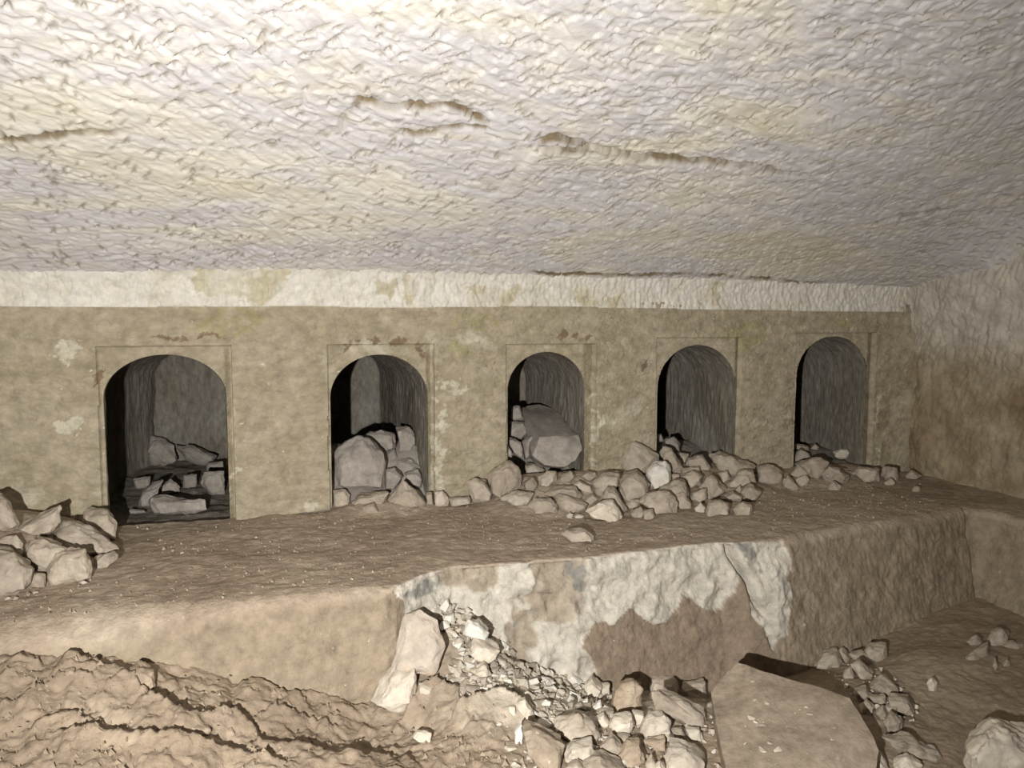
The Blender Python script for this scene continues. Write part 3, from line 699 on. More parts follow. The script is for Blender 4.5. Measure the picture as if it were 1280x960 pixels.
def build_stones():
    # ---- left heap on the bench
    g = 'stones of the heap beside the widest niche'
    gl = 'grey limestone rock in the heap against the wall beside the widest niche'
    Z = lambda p: rg(0, 520, 4, p)
    L = [
        ('boulder', [(-60, 420), (0, 395), (40, 420), (100, 540), (90, 570), (0, 590), (-60, 600)], 'rounded grey boulder leaning on the wall at the back of the small heap', {}),
        ('stone_slab', [(20, 605), (110, 545), (305, 465), (302, 540), (262, 575), (180, 605), (110, 618)], 'long flat pointed slab tilted against the wall at the back of the heap', dict(thick=0.5, lean=0.6)),
        ('rock', [(-20, 615), (80, 600), (122, 640), (122, 705), (60, 700), (-20, 660)], None, {}),
        ('boulder', [(-90, 700), (-40, 672), (0, 672), (60, 680), (110, 720), (165, 770), (132, 860), (60, 905), (-60, 900), (-100, 800)], 'largest pale boulder at the foot of the small heap', dict(thick=0.7)),
        ('rock', [(140, 790), (225, 790), (232, 858), (142, 860)], 'small dark grey stone wedged between two boulders of the heap', dict(thick=0.9)),
        ('rock', [(128, 650), (190, 605), (240, 615), (335, 660), (270, 700), (225, 750), (215, 800), (185, 780), (130, 700)], 'wedge-shaped rock narrowing downwards between the heap boulders', {}),
        ('boulder', [(222, 745), (275, 680), (360, 665), (425, 670), (462, 740), (455, 805), (340, 848), (230, 858), (218, 800)], 'squarish pale block at the front of the small heap with a flat face', dict(thick=0.75)),
        ('rock', [(260, 585), (310, 555), (400, 548), (480, 590), (590, 670), (560, 695), (470, 702), (445, 660), (340, 650), (270, 610)], 'long humped rock lying across the small heap by the niche jamb', dict(lean=0.5)),
        ('rock', [(410, 490), (450, 475), (545, 475), (580, 530), (582, 622), (520, 605), (450, 570), (410, 535)], 'blocky rock topping the heap end right at the niche jamb', dict(lean=0.3)),
        ('rock', [(468, 712), (580, 685), (592, 712), (540, 752), (470, 768)], 'low flat stone at the heap end on the open bench', {}),
    ]
    for nm, p, lab, kw in L:
        traced_rock(nm, Z(p), lab or gl, 'rock', g, **kw)
    # ---- niche 1 (widest)
    g = 'stones lying in the widest niche'; gl = 'dusty grey stone lying deep inside the widest niche'
    L = [
        ('boulder', [(705, 170), (755, 100), (800, 110), (870, 145), (892, 220), (800, 265), (738, 240)], 'rounded boulder at the rear of the widest niche', (720, 215), 1.15),
        ('rock', [(872, 142), (960, 145), (1078, 200), (1040, 255), (910, 225)], 'long rock leaning beside the boulder at the rear of the widest niche', (720, 215), 1.2),
        ('rock', [(1040, 235), (1116, 225), (1125, 275), (1030, 275)], None, 0, 1.0),
        ('rock', [(1000, 340), (1020, 280), (1125, 270), (1125, 395), (1060, 405)], 'tall block against the side wall inside the widest niche', 0, 0.85),
        ('rock', [(915, 295), (985, 290), (985, 358), (915, 360)], 'small cubic stone behind the long block in the widest niche', 0, 0.95),
        ('rock', [(662, 315), (755, 300), (745, 360), (680, 365)], None, 0, 1.0),
        ('rock', [(785, 370), (850, 312), (902, 350), (898, 388), (800, 392)], 'pale peaked stone in the middle of the widest niche', 0, 0.62),
        ('stone_slab', [(685, 465), (710, 375), (820, 318), (795, 375), (748, 405), (738, 465)], 'narrow slab lying on edge beside the long block in the widest niche', 0, 0.60),
        ('stone_block', [(738, 430), (760, 402), (1030, 415), (1036, 468), (930, 498), (760, 492)], 'long flat brick-shaped block at the front of the widest niche', 0, 0.40),
        ('stone_slab', [(645, 470), (720, 468), (735, 485), (650, 490)], 'thin flat stone at the mouth of the widest niche', 0, 0.42),
    ]
    for nm, p, lab, _, Y in L:
        q = Z(p); cx = sum(a for a, b in q) / len(q); cy = sum(b for a, b in q) / len(q)
        traced_rock(nm, q, lab or gl, 'rock', g, mat='rock_niche', zone='niche0', thick=0.6)
    # ---- niche 2
    g = 'stones blocking the second niche'; gl = 'grey rubble stone packed into the mouth of the second niche'
    Z = lambda p: rg(360, 480, 4.571, p)
    L = [
        ('boulder', [(246, 410), (335, 380), (390, 305), (480, 320), (550, 400), (556, 600), (480, 622), (400, 585), (250, 605)], 'biggest boulder in the rubble blocking the second niche, with a ridge down its face', 0.22, 0.6, 'rock_niche'),
        ('rock', [(435, 290), (530, 258), (612, 290), (612, 365), (560, 400), (480, 330)], 'rounded stone behind the ridge boulder topping the second niche rubble', 0.50, 0.8, 'rock_niche'),
        ('rock', [(618, 250), (700, 248), (752, 290), (748, 370), (690, 418), (635, 418)], 'tall stone topping the rubble against the far jamb of the second niche', 0.50, 0.8, 'rock_niche'),
        ('rock', [(562, 395), (612, 368), (632, 432), (568, 448)], None, 0.40, 0.8, 'rock_niche'),
        ('rock', [(560, 465), (640, 430), (700, 425), (765, 470), (700, 500), (610, 480)], None, 0.34, 0.8, 'rock_niche'),
        ('rock', [(556, 482), (610, 475), (662, 530), (602, 602), (558, 597)], None, 0.16, 0.8, 'rock_niche'),
        ('rock', [(660, 510), (740, 488), (770, 530), (768, 605), (700, 570)], None, 0.20, 0.8, 'rock_niche'),
        ('stone_slab', [(268, 370), (340, 342), (335, 378), (275, 384)], 'thin sliver of stone behind the ridge boulder in the second niche', 0.45, 0.8, 'rock_niche'),
        ('rock', [(250, 612), (320, 600), (362, 632), (340, 700), (330, 716), (248, 702)], 'small square stone at the near jamb of the second niche', 0.06, 0.8, 'rock'),
        ('stone_slab', [(330, 722), (345, 690), (400, 640), (590, 610), (560, 670), (500, 720), (420, 742)], 'low flat slab at the foot of the rubble in the second niche', -0.02, 0.6, 'rock'),
        ('rock', [(540, 697), (600, 622), (660, 558), (720, 590), (786, 682), (770, 712), (640, 715)], 'triangular pale rock at the foot of the second niche rubble', -0.08, 0.8, 'rock'),
        ('rock', [(418, 700), (490, 675), (522, 722), (512, 757), (430, 747)], 'small stone lying before the flat slab of the second niche', -0.16, 0.8, 'rock'),
    ]
    for nm, p, lab, Y, th, mt in L:
        q = Z(p); cx = sum(a for a, b in q) / len(q); cy = sum(b for a, b in q) / len(q)
        d = float(np.dot(onY(cx, cy, Y) - CAM, fw)); traced_rock(nm, q, lab or gl, 'rock', g, mat=mt, dist=d, zone='niche1', thick=th)
    g2 = 'small stones in a row along the wall foot'
    for p, lab in (([(788, 622), (825, 618), (833, 697), (790, 692)], 'narrow upright stone at the wall foot beside the second niche'),
                   ([(835, 618), (880, 608), (916, 650), (916, 697), (840, 700)], 'rounded stone at the wall foot between a narrow and a flat white one'),
                   ([(918, 652), (1045, 640), (1050, 680), (925, 698)], 'flat whitish stone at the wall foot between the second and third niche')):
        traced_rock('rock', Z(p), lab, 'rock', g2, mat='rock_pale' if 'white' in lab else 'rock')
    # ---- middle heap and niche 3
    g = 'stones of the long heap under the third and fourth niches'; gl = 'grey limestone rock in the long heap under the third and fourth niches'
    Z = lambda p: rg(580, 480, 4.571, p)
    blk = [(320, 122), (430, 110), (540, 150), (680, 300), (687, 360), (640, 440), (580, 478), (545, 458), (460, 467), (388, 407), (405, 330), (340, 205)]
    q = Z(blk)
    build_niche_block()
    for p, lab, Y in (([(258, 130), (320, 122), (345, 207), (258, 212)], 'dark squared stone behind the great block in the third niche', 0.55),
                      ([(256, 220), (340, 208), (385, 270), (330, 328), (258, 292)], 'dusty stone beside the great block in the third niche', 0.40),
                      ([(254, 300), (330, 328), (345, 432), (282, 395), (254, 350)], 'slanting flat stone under the great block in the third niche', 0.16),
                      ([(330, 330), (390, 272), (420, 330), (400, 405), (348, 432)], 'dark stone propping the great block in the third niche', 0.22),
                      ([(250, 345), (275, 400), (275, 420), (250, 410)], 'splinter of stone at the near jamb of the third niche', 0.06)):
        qq = Z(p); cx = sum(a for a, b in qq) / len(qq); cy = sum(b for a, b in qq) / len(qq)
        traced_rock('rock', qq, lab, 'rock', 'stones inside the third niche', mat='rock_niche', dist=float(np.dot(onY(cx, cy, Y) - CAM, fw)), zone='niche2', thick=0.8)
    L = [
        ([(10, 555), (70, 535), (120, 555), (165, 620), (155, 667), (45, 677)], 'angular rock at the very end of the long heap by the second niche', {}),
        ([(130, 515), (240, 435), (325, 490), (332, 582), (265, 615), (200, 655), (160, 615)], 'large many-sided rock against the wall below the third niche jamb', {}),
        ([(340, 460), (400, 450), (462, 490), (440, 525), (345, 505)], 'low stone lying directly under the great block of the third niche', {}),
        ([(335, 570), (390, 530), (427, 575), (402, 622), (345, 612)], 'small round stone beside the large many-sided rock below the third niche', {}),
        ([(425, 535), (470, 495), (527, 500), (532, 552), (480, 588), (430, 582)], 'rounded stone below the lower corner of the great block', {}),
        ([(540, 540), (555, 520), (610, 495), (640, 525), (612, 552), (545, 562)], 'small stone below the front face of the great block', {}),
        ([(660, 528), (700, 500), (750, 505), (762, 532), (720, 558)], 'small wedge stone at the bare wall foot beside the great block', {}),
        ([(450, 628), (520, 590), (640, 590), (682, 640), (660, 672), (580, 645)], 'broad flat stone in the middle of the long heap below the great block', {}),
        ([(205, 655), (270, 615), (400, 622), (385, 665), (352, 702), (290, 695)], 'low elongated stone at the heap foot before the large many-sided rock', {}),
        ([(368, 690), (400, 650), (500, 658), (542, 700), (532, 737), (400, 738)], 'flat-bottomed stone at the heap foot beside the oblong slanting stone', {}),
        ([(515, 642), (580, 633), (702, 690), (692, 722), (610, 737), (545, 705)], 'oblong stone slanting down at the front of the long heap', {}),
        ([(620, 568), (660, 555), (722, 580), (742, 627), (690, 625)], 'pale angular stone resting above the oblong slanting stone', dict(mat='rock_pale')),
        ([(682, 660), (740, 625), (772, 655), (722, 692), (685, 685)], 'small stone wedged behind the pale boat-shaped stone', {}),
        ([(698, 728), (760, 680), (850, 678), (902, 760), (892, 787), (825, 792), (740, 765)], 'pale boat-shaped stone at the front of the long heap on open dust', dict(mat='rock_pale')),
        ([(720, 562), (800, 508), (897, 508), (892, 585), (850, 610), (800, 625), (770, 652)], 'broad stone beside the big smooth rounded rock of the long heap', {}),
        ([(885, 560), (905, 515), (990, 508), (1062, 570), (1067, 630), (1000, 650), (930, 685), (870, 620)], 'big smooth rounded rock in the middle of the long heap', {}),
        ([(778, 645), (820, 598), (860, 608), (932, 718), (922, 752), (860, 695)], 'narrow stone standing on end at the front of the long heap', {}),
        ([(875, 465), (930, 322), (1000, 358), (1112, 410), (1112, 445), (1040, 505), (930, 505)], 'tall pointed slab leaning on the wall between the third and fourth niches', dict(lean=0.35, thick=0.5)),
        ([(1033, 503), (1095, 450), (1150, 443), (1187, 490), (1182, 552), (1095, 613), (1055, 565)], 'brightest white rounded stone on the long heap', dict(mat='rock_white')),
        ([(1112, 405), (1140, 358), (1190, 363), (1252, 480), (1242, 524), (1190, 515)], 'upright stone leaning over at the fourth niche jamb', {}),
        ([(1100, 605), (1200, 548), (1270, 558), (1290, 620), (1282, 690), (1230, 705), (1205, 660)], 'humped stone under the brightest white stone of the long heap', {}),
        ([(998, 675), (1050, 630), (1170, 628), (1225, 680), (1222, 745), (1160, 758), (1090, 735)], 'large loaf-shaped stone at the front of the long heap', {}),
        ([(918, 695), (960, 655), (1007, 665), (1007, 705), (940, 718)], 'small round stone tucked against the loaf-shaped stone', {}),
        ([(943, 735), (1010, 703), (1032, 730), (1022, 770), (960, 778)], 'small round stone tucked against the loaf-shaped stone', {}),
        ([(1020, 728), (1080, 708), (1092, 762), (1060, 780), (1025, 774)], 'small round stone tucked against the loaf-shaped stone', {}),
    ]
    for p, lab, kw in L: traced_rock('rock', Z(p), lab or gl, 'rock', g, **kw)
    traced_rock('rock', Z([(560, 855), (590, 838), (640, 842), (700, 833), (747, 872), (747, 900), (610, 908)]), 'single jagged stone lying alone on the open bench dust before the long heap', 'rock')
    for p in ([(583, 750), (605, 733), (624, 745), (620, 768), (590, 770)], [(628, 758), (655, 745), (684, 752), (682, 768), (640, 770)]):
        traced_rock('pebble', Z(p), 'small pale pebble at the front edge of the long heap', 'pebble', 'pebbles before the long heap', mat='rock_pale')
    Z = lambda p: rg(760, 520, 3.2, p)
    L = [
        ([(272, 145), (325, 152), (312, 192), (288, 192)], 'small stone behind the upright stone at the fourth niche jamb', {}),
        ([(318, 168), (380, 158), (412, 210), (380, 228), (310, 198)], 'stone in the mouth of the fourth niche above the heap', {}),
        ([(292, 208), (370, 195), (382, 242), (300, 245)], None, {}),
        ([(288, 245), (340, 220), (382, 240), (372, 272), (330, 294)], None, {}),
        ([(352, 285), (410, 238), (442, 258), (482, 292), (440, 324), (402, 334)], 'pyramid-shaped stone in the heap below the fourth niche', {}),
        ([(335, 305), (395, 290), (402, 330), (370, 352), (335, 335)], None, {}),
        ([(400, 160), (440, 150), (520, 175), (597, 205), (592, 234), (500, 244), (440, 224)], 'long broad slab across the mouth of the fourth niche', dict(lean=0.8, thick=0.6)),
        ([(438, 228), (480, 218), (492, 252), (460, 268)], 'small stone under the broad slab of the fourth niche', {}),
        ([(473, 280), (520, 223), (580, 218), (590, 268), (520, 290)], 'blocky stone under the end of the broad slab of the fourth niche', {}),
        ([(598, 205), (660, 193), (708, 225), (702, 278), (608, 274)], 'big squarish rock against the wall between the fourth and fifth niches', {}),
        ([(698, 252), (720, 238), (778, 292), (760, 300), (700, 284)], 'narrow stone lying aslant beside the squarish rock near the niche next to the corner', {}),
        ([(445, 330), (500, 298), (542, 320), (532, 348), (470, 340)], None, {}),
        ([(505, 295), (528, 273), (540, 300), (520, 310)], None, {}),
        ([(528, 305), (570, 273), (618, 300), (602, 338), (545, 348)], 'low rounded stone on the far flank of the long heap', {}),
        ([(346, 370), (370, 345), (392, 365), (387, 390), (350, 388)], 'small pale round stone at the front of the long heap', dict(mat='rock_pale')),
        ([(392, 398), (400, 350), (450, 338), (487, 350), (487, 392), (410, 407)], 'squarish stone at the heap front beside the egg-shaped stone', {}),
        ([(502, 370), (540, 346), (578, 355), (577, 402), (508, 402)], 'smooth egg-shaped stone at the far end of the long heap front', {}),
        ([(248, 232), (285, 232), (292, 262), (262, 262)], None, {}),
        ([(240, 335), (300, 300), (335, 345), (340, 372), (290, 378)], None, {}),
    ]
    for p, lab, kw in L: traced_rock('rock', Z(p), lab or gl, 'rock', g, **kw)
    g = 'stones under the niche next to the corner'; gl = 'small grey stone in the scatter under the niche next to the corner'
    L = [
        ([(724, 240), (760, 193), (800, 205), (807, 242), (770, 254)], 'rounded stone next to the narrow slanting one near the niche next to the corner', {}), ([(748, 254), (790, 236), (807, 255), (797, 282), (765, 282)], None, {}),
        ([(738, 165), (770, 128), (807, 150), (812, 172), (738, 184)], None, dict(zone='niche4')), ([(735, 130), (750, 112), (800, 122), (805, 142), (770, 130)], None, dict(zone='niche4')),
        ([(806, 132), (825, 112), (845, 122), (840, 136)], None, dict(zone='niche4')),
        ([(745, 190), (850, 166), (888, 185), (872, 214), (840, 248), (810, 244), (780, 210)], 'largest rounded rock in the scatter under the niche next to the corner', dict(zone='niche4')),
        ([(848, 235), (880, 200), (930, 203), (968, 240), (952, 274), (890, 270)], 'squarish rock with a pebble before it under the niche next to the corner', {}),
        ([(878, 288), (900, 260), (932, 280), (927, 300), (885, 300)], 'pebble-sized stone before the squarish rock under the niche next to the corner', {}),
        ([(898, 145), (930, 126), (992, 138), (962, 172), (905, 164)], 'pale flat stone lying alone in the mouth of the niche next to the corner', dict(zone='niche4', mat='rock_pale')),
        ([(968, 230), (1000, 203), (1088, 213), (1082, 260), (1030, 268)], 'wide low stone at the wall foot past the niche next to the corner', {}), ([(1088, 240), (1105, 203), (1157, 208), (1167, 268), (1110, 258)], 'squared stone at the wall foot near the chamber corner', {}),
        ([(1103, 268), (1130, 245), (1152, 265), (1147, 280), (1110, 280)], 'small stone before the squared one near the chamber corner', {}),
        ([(1183, 240), (1215, 216), (1262, 240), (1230, 255), (1190, 254)], 'flat oval stone at the wall foot by the chamber corner', {}),
        ([(1213, 304), (1225, 278), (1247, 282), (1250, 308)], 'small upright stone alone on the bench near the chamber corner', {}),
    ]
    for p, lab, kw in L:
        kw.setdefault('zone', 'bench'); traced_rock('rock', Z(p), lab or gl, 'rock', g, **kw)
    # stones in the dark of niche 4
    for p, Y in (([(188, 75), (215, 72), (225, 100), (190, 108)], 0.35), ([(225, 95), (262, 82), (290, 110), (285, 150), (240, 150)], 0.25)):
        q = Z(p); c = np.mean(q, 0); traced_rock('rock', q, 'shadowed stone behind the leaning rocks in the fourth niche', 'rock', 'stones inside the fourth niche', mat='rock_niche',
                                                dist=float(np.dot(onY(c[0], c[1], Y) - CAM, fw)), zone='niche3')
    build_pit_stones()

def build_niche_block():
    """great hewn block lying aslant in the third niche: long box, one end towards the viewer"""
    a = onY(612, 575, 0.10)
    d = lambda px, py, Y: onY(px, py, Y)
    Z = lambda x, y: (580 + x / 4.571, 480 + y / 4.571)
    near = [((388, 407), 0.02), ((460, 467), 0.0), ((545, 458), -0.02), ((580, 478), -0.02), ((640, 440), -0.01), ((687, 360), 0.02), ((560, 300), 0.04), ((430, 300), 0.05)]
    far = [((320, 122), 0.70), ((430, 110), 0.72), ((540, 150), 0.60), ((680, 296), 0.10), ((330, 180), 0.62), ((350, 215), 0.50), ((400, 325), 0.20)]
    pts = [d(*Z(*p), Y) for p, Y in near + far]
    low = [p + np.array([0.05, 0.25, -0.06]) for p in pts[:4]] + [p + np.array([0.02, 0.05, -0.22]) for p in pts[8:10]]
    pts = np.array(pts + low); org = np.array([pts[:, 0].mean(), pts[:, 1].mean(), pts[:, 2].min()])
    def cl(co):
        w = co + org; n = NICHES[2]; w[:, 0] = np.where(w[:, 1] > -0.02, np.clip(w[:, 0], n['l'] + 0.02, n['r'] - 0.012), w[:, 0]); return w - org
    me = rock_mesh('stone_block', pts - org, 9, 0.022, 501, cl, 28)
    o = link('stone_block', me, M['rock_niche']); o.location = org
    o['label'] = 'great hewn stone block lying aslant out of the third niche'; o['category'] = 'stone block'

def build_pit_stones():
    # ---- great slab in the pit
    top = [(888, 864, -0.46), (910, 838, -0.42), (922, 829, -0.40), (943, 836, -0.40), (1063, 873, -0.44), (1100, 937, -0.52), (1096, 975, -0.56), (1000, 1010, -0.58), (912, 985, -0.56), (898, 905, -0.50)]
    T = np.array([onZ(px, py, z) for px, py, z in top]); B = T.copy(); B[:, 2] = np.minimum(T[:, 2] - 0.13, -0.60); c = T.mean(0)
    B[:, :2] = c[:2] + (B[:, :2] - c[:2]) * 0.97; pts = np.concatenate([T, B]); org = np.array([c[0], c[1], pts[:, 2].min()])
    me = rock_mesh('stone_slab', pts - org, 15, 0.016, 777, None, 25)
    o = link('stone_slab', me, M['slab']); o.location = org; o['label'] = 'huge flat brown stone slab lying tilted in the pit'; o['category'] = 'stone slab'
    bvh = BVHTree.FromPolygons([v.co[:] for v in me.vertices], [f.vertices[:] for f in me.polygons]); rr = random.Random(3)
    for px, py in ((1000, 888), (1008, 884), (995, 892), (944, 903), (952, 908), (938, 899), (962, 930), (972, 938), (955, 940), (1012, 893), (968, 955), (930, 930), (1040, 925)):
        q = bvh.ray_cast(Vector(CAM - org), Vector(ray(px, py)).normalized())[0]
        if q is None: continue
        p = np.array(q) + org; sz = rr.uniform(0.010, 0.026)
        pp = np.array([(rr.gauss(0, 1), rr.gauss(0, 0.8), rr.gauss(0, 0.45)) for _ in range(12)]); pp = pp / np.linalg.norm(pp, axis=1).max() * sz * 1.4
        o = link('stone_chip', rock_mesh('stone_chip', pp, 2, 0.03, rr.randint(1, 99)), M['rock_pale']); o.location = p + np.array([0, 0, sz * 0.25])
        o['label'] = 'small pale stone chip lying on top of the huge flat slab'; o['category'] = 'stone chip'; o['group'] = 'chips on the huge slab'
    # ---- rubble under the broken front
    g = 'rubble stones in the pit below the broken bench front'; gl = 'angular limestone stone in the rubble below the broken bench front'
    Z = lambda p: rg(560, 760, 4, p)
    L = [
        ([(813, 435), (850, 395), (930, 368), (977, 410), (977, 492), (920, 524), (850, 534), (813, 505)], 'rounded ochre-brown stone among the pale rubble of the pit', dict(mat='rock_brown')),
        ([(1012, 515), (1018, 420), (1060, 408), (1170, 470), (1290, 540), (1290, 605), (1130, 548), (1070, 520)], 'long slab sloping down beside the huge flat slab', dict(thick=0.5)),
        ([(1008, 410), (1020, 358), (1140, 363), (1164, 435), (1060, 425)], 'blocky stone behind the long sloping slab at the bench foot', {}),
        ([(1162, 395), (1290, 373), (1300, 455), (1200, 430)], 'flat stone against the bench foot beside the huge slab', {}),
        ([(958, 630), (990, 543), (1080, 538), (1112, 570), (1127, 654), (970, 648)], 'squarish pale stone in the middle of the pit rubble', dict(mat='rock_pale')),
        ([(803, 595), (830, 555), (920, 548), (937, 590), (912, 644), (840, 628)], 'pale oval stone below the rounded ochre-brown one in the pit', dict(mat='rock_pale')),
        ([(522, 590), (570, 560), (650, 538), (720, 580), (764, 645), (737, 690), (650, 676), (550, 628)], 'flat slab with a shadowed hollow top in the pit rubble', dict(thick=0.6)),
        ([(372, 625), (440, 608), (585, 685), (577, 760), (560, 830), (470, 830), (380, 690)], 'large sloping pale-brown rock at the edge of the soft earth', dict(mat='slab')),
        ([(578, 725), (620, 680), (720, 688), (734, 742), (640, 774), (588, 784)], 'pale flat-topped stone before the slab with the hollow top', dict(mat='rock_pale')),
        ([(757, 695), (820, 653), (874, 700), (852, 750), (770, 725)], 'grey angular stone beside the slab with the hollow top', {}),
        ([(847, 755), (890, 688), (960, 688), (994, 770), (962, 800), (880, 795)], 'many-sided pinkish stone in front of the squarish pale one', dict(mat='rock_brown')),
        ([(1077, 745), (1100, 698), (1190, 703), (1285, 780), (1290, 840), (1100, 840)], 'pale block lying against the side of the huge slab', dict(mat='rock_pale')),
        ([(665, 770), (760, 745), (885, 800), (880, 850), (690, 850)], None, {}),
        ([(728, 555), (780, 538), (813, 577), (790, 604), (740, 577)], 'small pale stone behind the slab with the hollow top', dict(mat='rock_pale')),
        ([(838, 630), (912, 645), (905, 670), (870, 680)], None, {}),
        ([(918, 520), (982, 528), (967, 594), (930, 568)], 'small pale stone under the rounded ochre-brown one', dict(mat='rock_pale')),
        ([(586, 370), (617, 313), (674, 368), (640, 392), (610, 394)], 'bright white triangular chunk at the foot of the white bench face', dict(mat='rock_white')),
        ([(677, 400), (720, 353), (772, 400), (742, 464), (690, 456)], 'pale upright chunk beside the white triangular chunk at the bench foot', dict(mat='rock_pale')),
        ([(760, 380), (810, 385), (815, 450), (765, 460)], 'pale square chunk behind the rounded ochre-brown stone', dict(mat='rock_pale')),
        ([(668, 465), (700, 453), (714, 502), (680, 514)], None, dict(mat='rock_white')),
        ([(723, 495), (765, 463), (774, 502), (730, 534)], None, dict(mat='rock_white')),
        ([(757, 515), (830, 515), (842, 563), (800, 555)], None, {}),
        ([(1187, 605), (1260, 608), (1279, 664), (1210, 666)], 'pale stone below the long slab beside the huge one', dict(mat='rock_pale')),
        ([(1113, 605), (1170, 608), (1198, 664), (1130, 652)], None, {}),
        ([(978, 660), (1090, 653), (1094, 705), (1040, 716)], 'brownish stone in front of the squarish pale one in the pit', dict(mat='rock_brown')),
        ([(333, 620), (372, 555), (374, 690), (338, 700)], 'white splinter of stone standing on end in the rubble', dict(mat='rock_white', thick=0.6)),
        ([(76, 130), (100, 63), (160, 75), (212, 125), (195, 165), (110, 140)], 'brightest white chunk lodged in the break of the bench front', dict(mat='rock_white', dist='face')),
        ([(97, 210), (130, 148), (268, 215), (205, 285), (130, 258)], 'pale block lodged below the white chunk in the bench break', dict(mat='rock_pale', dist='face')),
        ([(110, 320), (180, 283), (220, 332), (160, 360)], None, dict(mat='rock_pale')),
        ([(245, 250), (290, 270), (300, 310), (262, 290)], None, dict(mat='rock_pale')),
        ([(300, 500), (340, 495), (345, 560), (318, 575)], None, dict(mat='rock_pale')),
        ([(340, 480), (385, 455), (440, 540), (425, 590), (390, 570)], None, dict(mat='rock_pale')),
        ([(440, 580), (470, 560), (520, 575), (510, 610), (450, 605)], 'white knobbly stone at the tip of the slab with the hollow top', dict(mat='rock_white')),
        ([(990, 780), (1020, 745), (1050, 790), (1040, 830), (995, 830)], None, {}),
        ([(1020, 800), (1060, 765), (1090, 810), (1080, 850), (1025, 850)], None, dict(mat='rock_pale')),
        ([(590, 800), (650, 775), (690, 810), (680, 850), (600, 850)], None, {}),
        ([(770, 740), (840, 745), (860, 775), (800, 765)], None, {}),
    ]
    for p, lab, kw in L:
        q = Z(p)
        if kw.get('dist') == 'face': c = np.mean(q, 0); kw['dist'] = float(np.dot(onY(c[0], c[1], -1.66) - CAM, fw))
        traced_rock('rock', q, lab or gl, 'rock', g, zone='pit', **kw)
    Z = lambda p: rg(300, 660, 3.2, p)
    c = np.mean(Z([(600, 580), (825, 490)]), 0)
    traced_rock('stone_block', Z([(598, 585), (628, 470), (655, 380), (720, 360), (792, 400), (828, 490), (785, 585), (690, 585)]), 'large pinkish-white block leaning in the break of the bench front', 'stone block',
                mat='rock_pink', zone='pit', thick=0.35, lean=0.45, front=0.3, dist=float(np.dot(onY(c[0], c[1], -1.74) - CAM, fw)))
    traced_rock('rock', Z([(520, 695), (545, 660), (600, 590), (705, 562), (711, 680), (672, 733), (600, 733)]), 'pointed white rock lying on brown earth below the leaning block', 'rock', mat='rock_pale', zone='pit', thick=0.8)
    traced_rock('rock', Z([(715, 620), (772, 640), (765, 665), (715, 685)]), 'small pale stone between the pointed white rock and the rubble', 'rock', mat='rock_pale', zone='pit')
    traced_rock('rock', Z([(690, 840), (710, 815), (765, 820), (768, 850), (740, 868)]), 'flat white stone alone on the soft earth', 'rock', mat='rock_pale', zone='pit', thick=0.6)
    # ---- smaller pile beyond the huge slab
    g = 'stones of the small pile beyond the huge slab'; gl = 'small grey stone in the pile beyond the huge slab'
    Z = lambda p: rg(980, 620, 2.823, p)
    L = [
        ([(108, 595), (140, 553), (190, 543), (217, 592), (205, 618), (150, 606)], 'largest rounded stone of the small pile by the bench foot', {}), ([(188, 548), (205, 533), (237, 570), (225, 604)], 'thin upright stone beside the largest stone of the small pile', {}),
        ([(278, 555), (300, 533), (362, 528), (360, 594), (325, 588)], 'squarish stone at the far end of the small pile', {}), ([(232, 562), (270, 553), (348, 610), (280, 596)], None, {}),
        ([(233, 595), (265, 583), (317, 625), (312, 654), (270, 645)], None, {}), ([(208, 625), (235, 600), (252, 640), (215, 654)], None, {}),
        ([(243, 690), (290, 678), (312, 705), (265, 724)], None, {}), ([(298, 665), (340, 648), (402, 680), (397, 704), (310, 686)], None, {}),
        ([(363, 705), (440, 718), (467, 765), (440, 772), (365, 735)], 'long flat stone at the edge of the small pile', {}), ([(263, 745), (290, 723), (322, 745), (312, 768), (270, 764)], None, {}),
        ([(323, 765), (350, 743), (367, 770), (345, 794)], None, {}), ([(348, 795), (375, 768), (417, 790), (420, 838), (370, 844)], 'block at the near tip of the small pile', {}),
        ([(298, 705), (360, 703), (367, 740), (310, 724)], None, {}), ([(358, 742), (400, 743), (402, 778), (370, 770)], None, {}),
    ]
    for p, lab, kw in L: traced_rock('rock', Z(p), lab or gl, 'rock', g, zone='pit', **kw)
    traced_rock('rock', Z([(502, 660), (523, 640), (542, 658), (538, 692), (510, 690)]), 'small pale stone standing alone on the bare pit earth', 'rock', mat='rock_pale', zone='pit')
    g = 'stones in the far corner of the pit'; gl = 'small stone in the far corner of the pit'
    for p, lab in (([(718, 525), (730, 488), (770, 468), (803, 490), (778, 524), (740, 534)], 'largest rounded stone in the far corner of the pit'), ([(643, 514), (680, 493), (707, 515), (660, 534)], None),
                   ([(663, 550), (722, 520), (722, 574), (690, 579)], None), ([(768, 530), (800, 511), (850, 523), (850, 542), (790, 542)], None), ([(638, 575), (670, 556), (692, 575), (660, 586)], None),
                   ([(768, 595), (790, 573), (803, 597), (775, 609)], None), ([(733, 600), (745, 570), (755, 600), (748, 625)], None)):
        traced_rock('rock', Z(p), lab or gl, 'rock', g, zone='pit')
    traced_rock('boulder', Z([(628, 945), (640, 890), (710, 830), (750, 808), (850, 850), (930, 900), (930, 1010), (640, 1010)]), 'great grey boulder with a stepped top on the pit floor', 'rock', mat='rock_pale', zone='pit', thick=0.7)
    traced_rock('rock', Z([(273, 945), (290, 915), (340, 906), (372, 950), (370, 985), (280, 985)]), 'pale stone wedged against the lower end of the huge slab', 'rock', mat='rock_pale', zone='pit')
    traced_rock('stone_slab', Z([(345, 850), (420, 848), (540, 900), (565, 935), (430, 912), (380, 890)]), 'flat stone slab between the small pile and the great boulder', 'rock', mat='rock', zone='pit', thick=0.5)
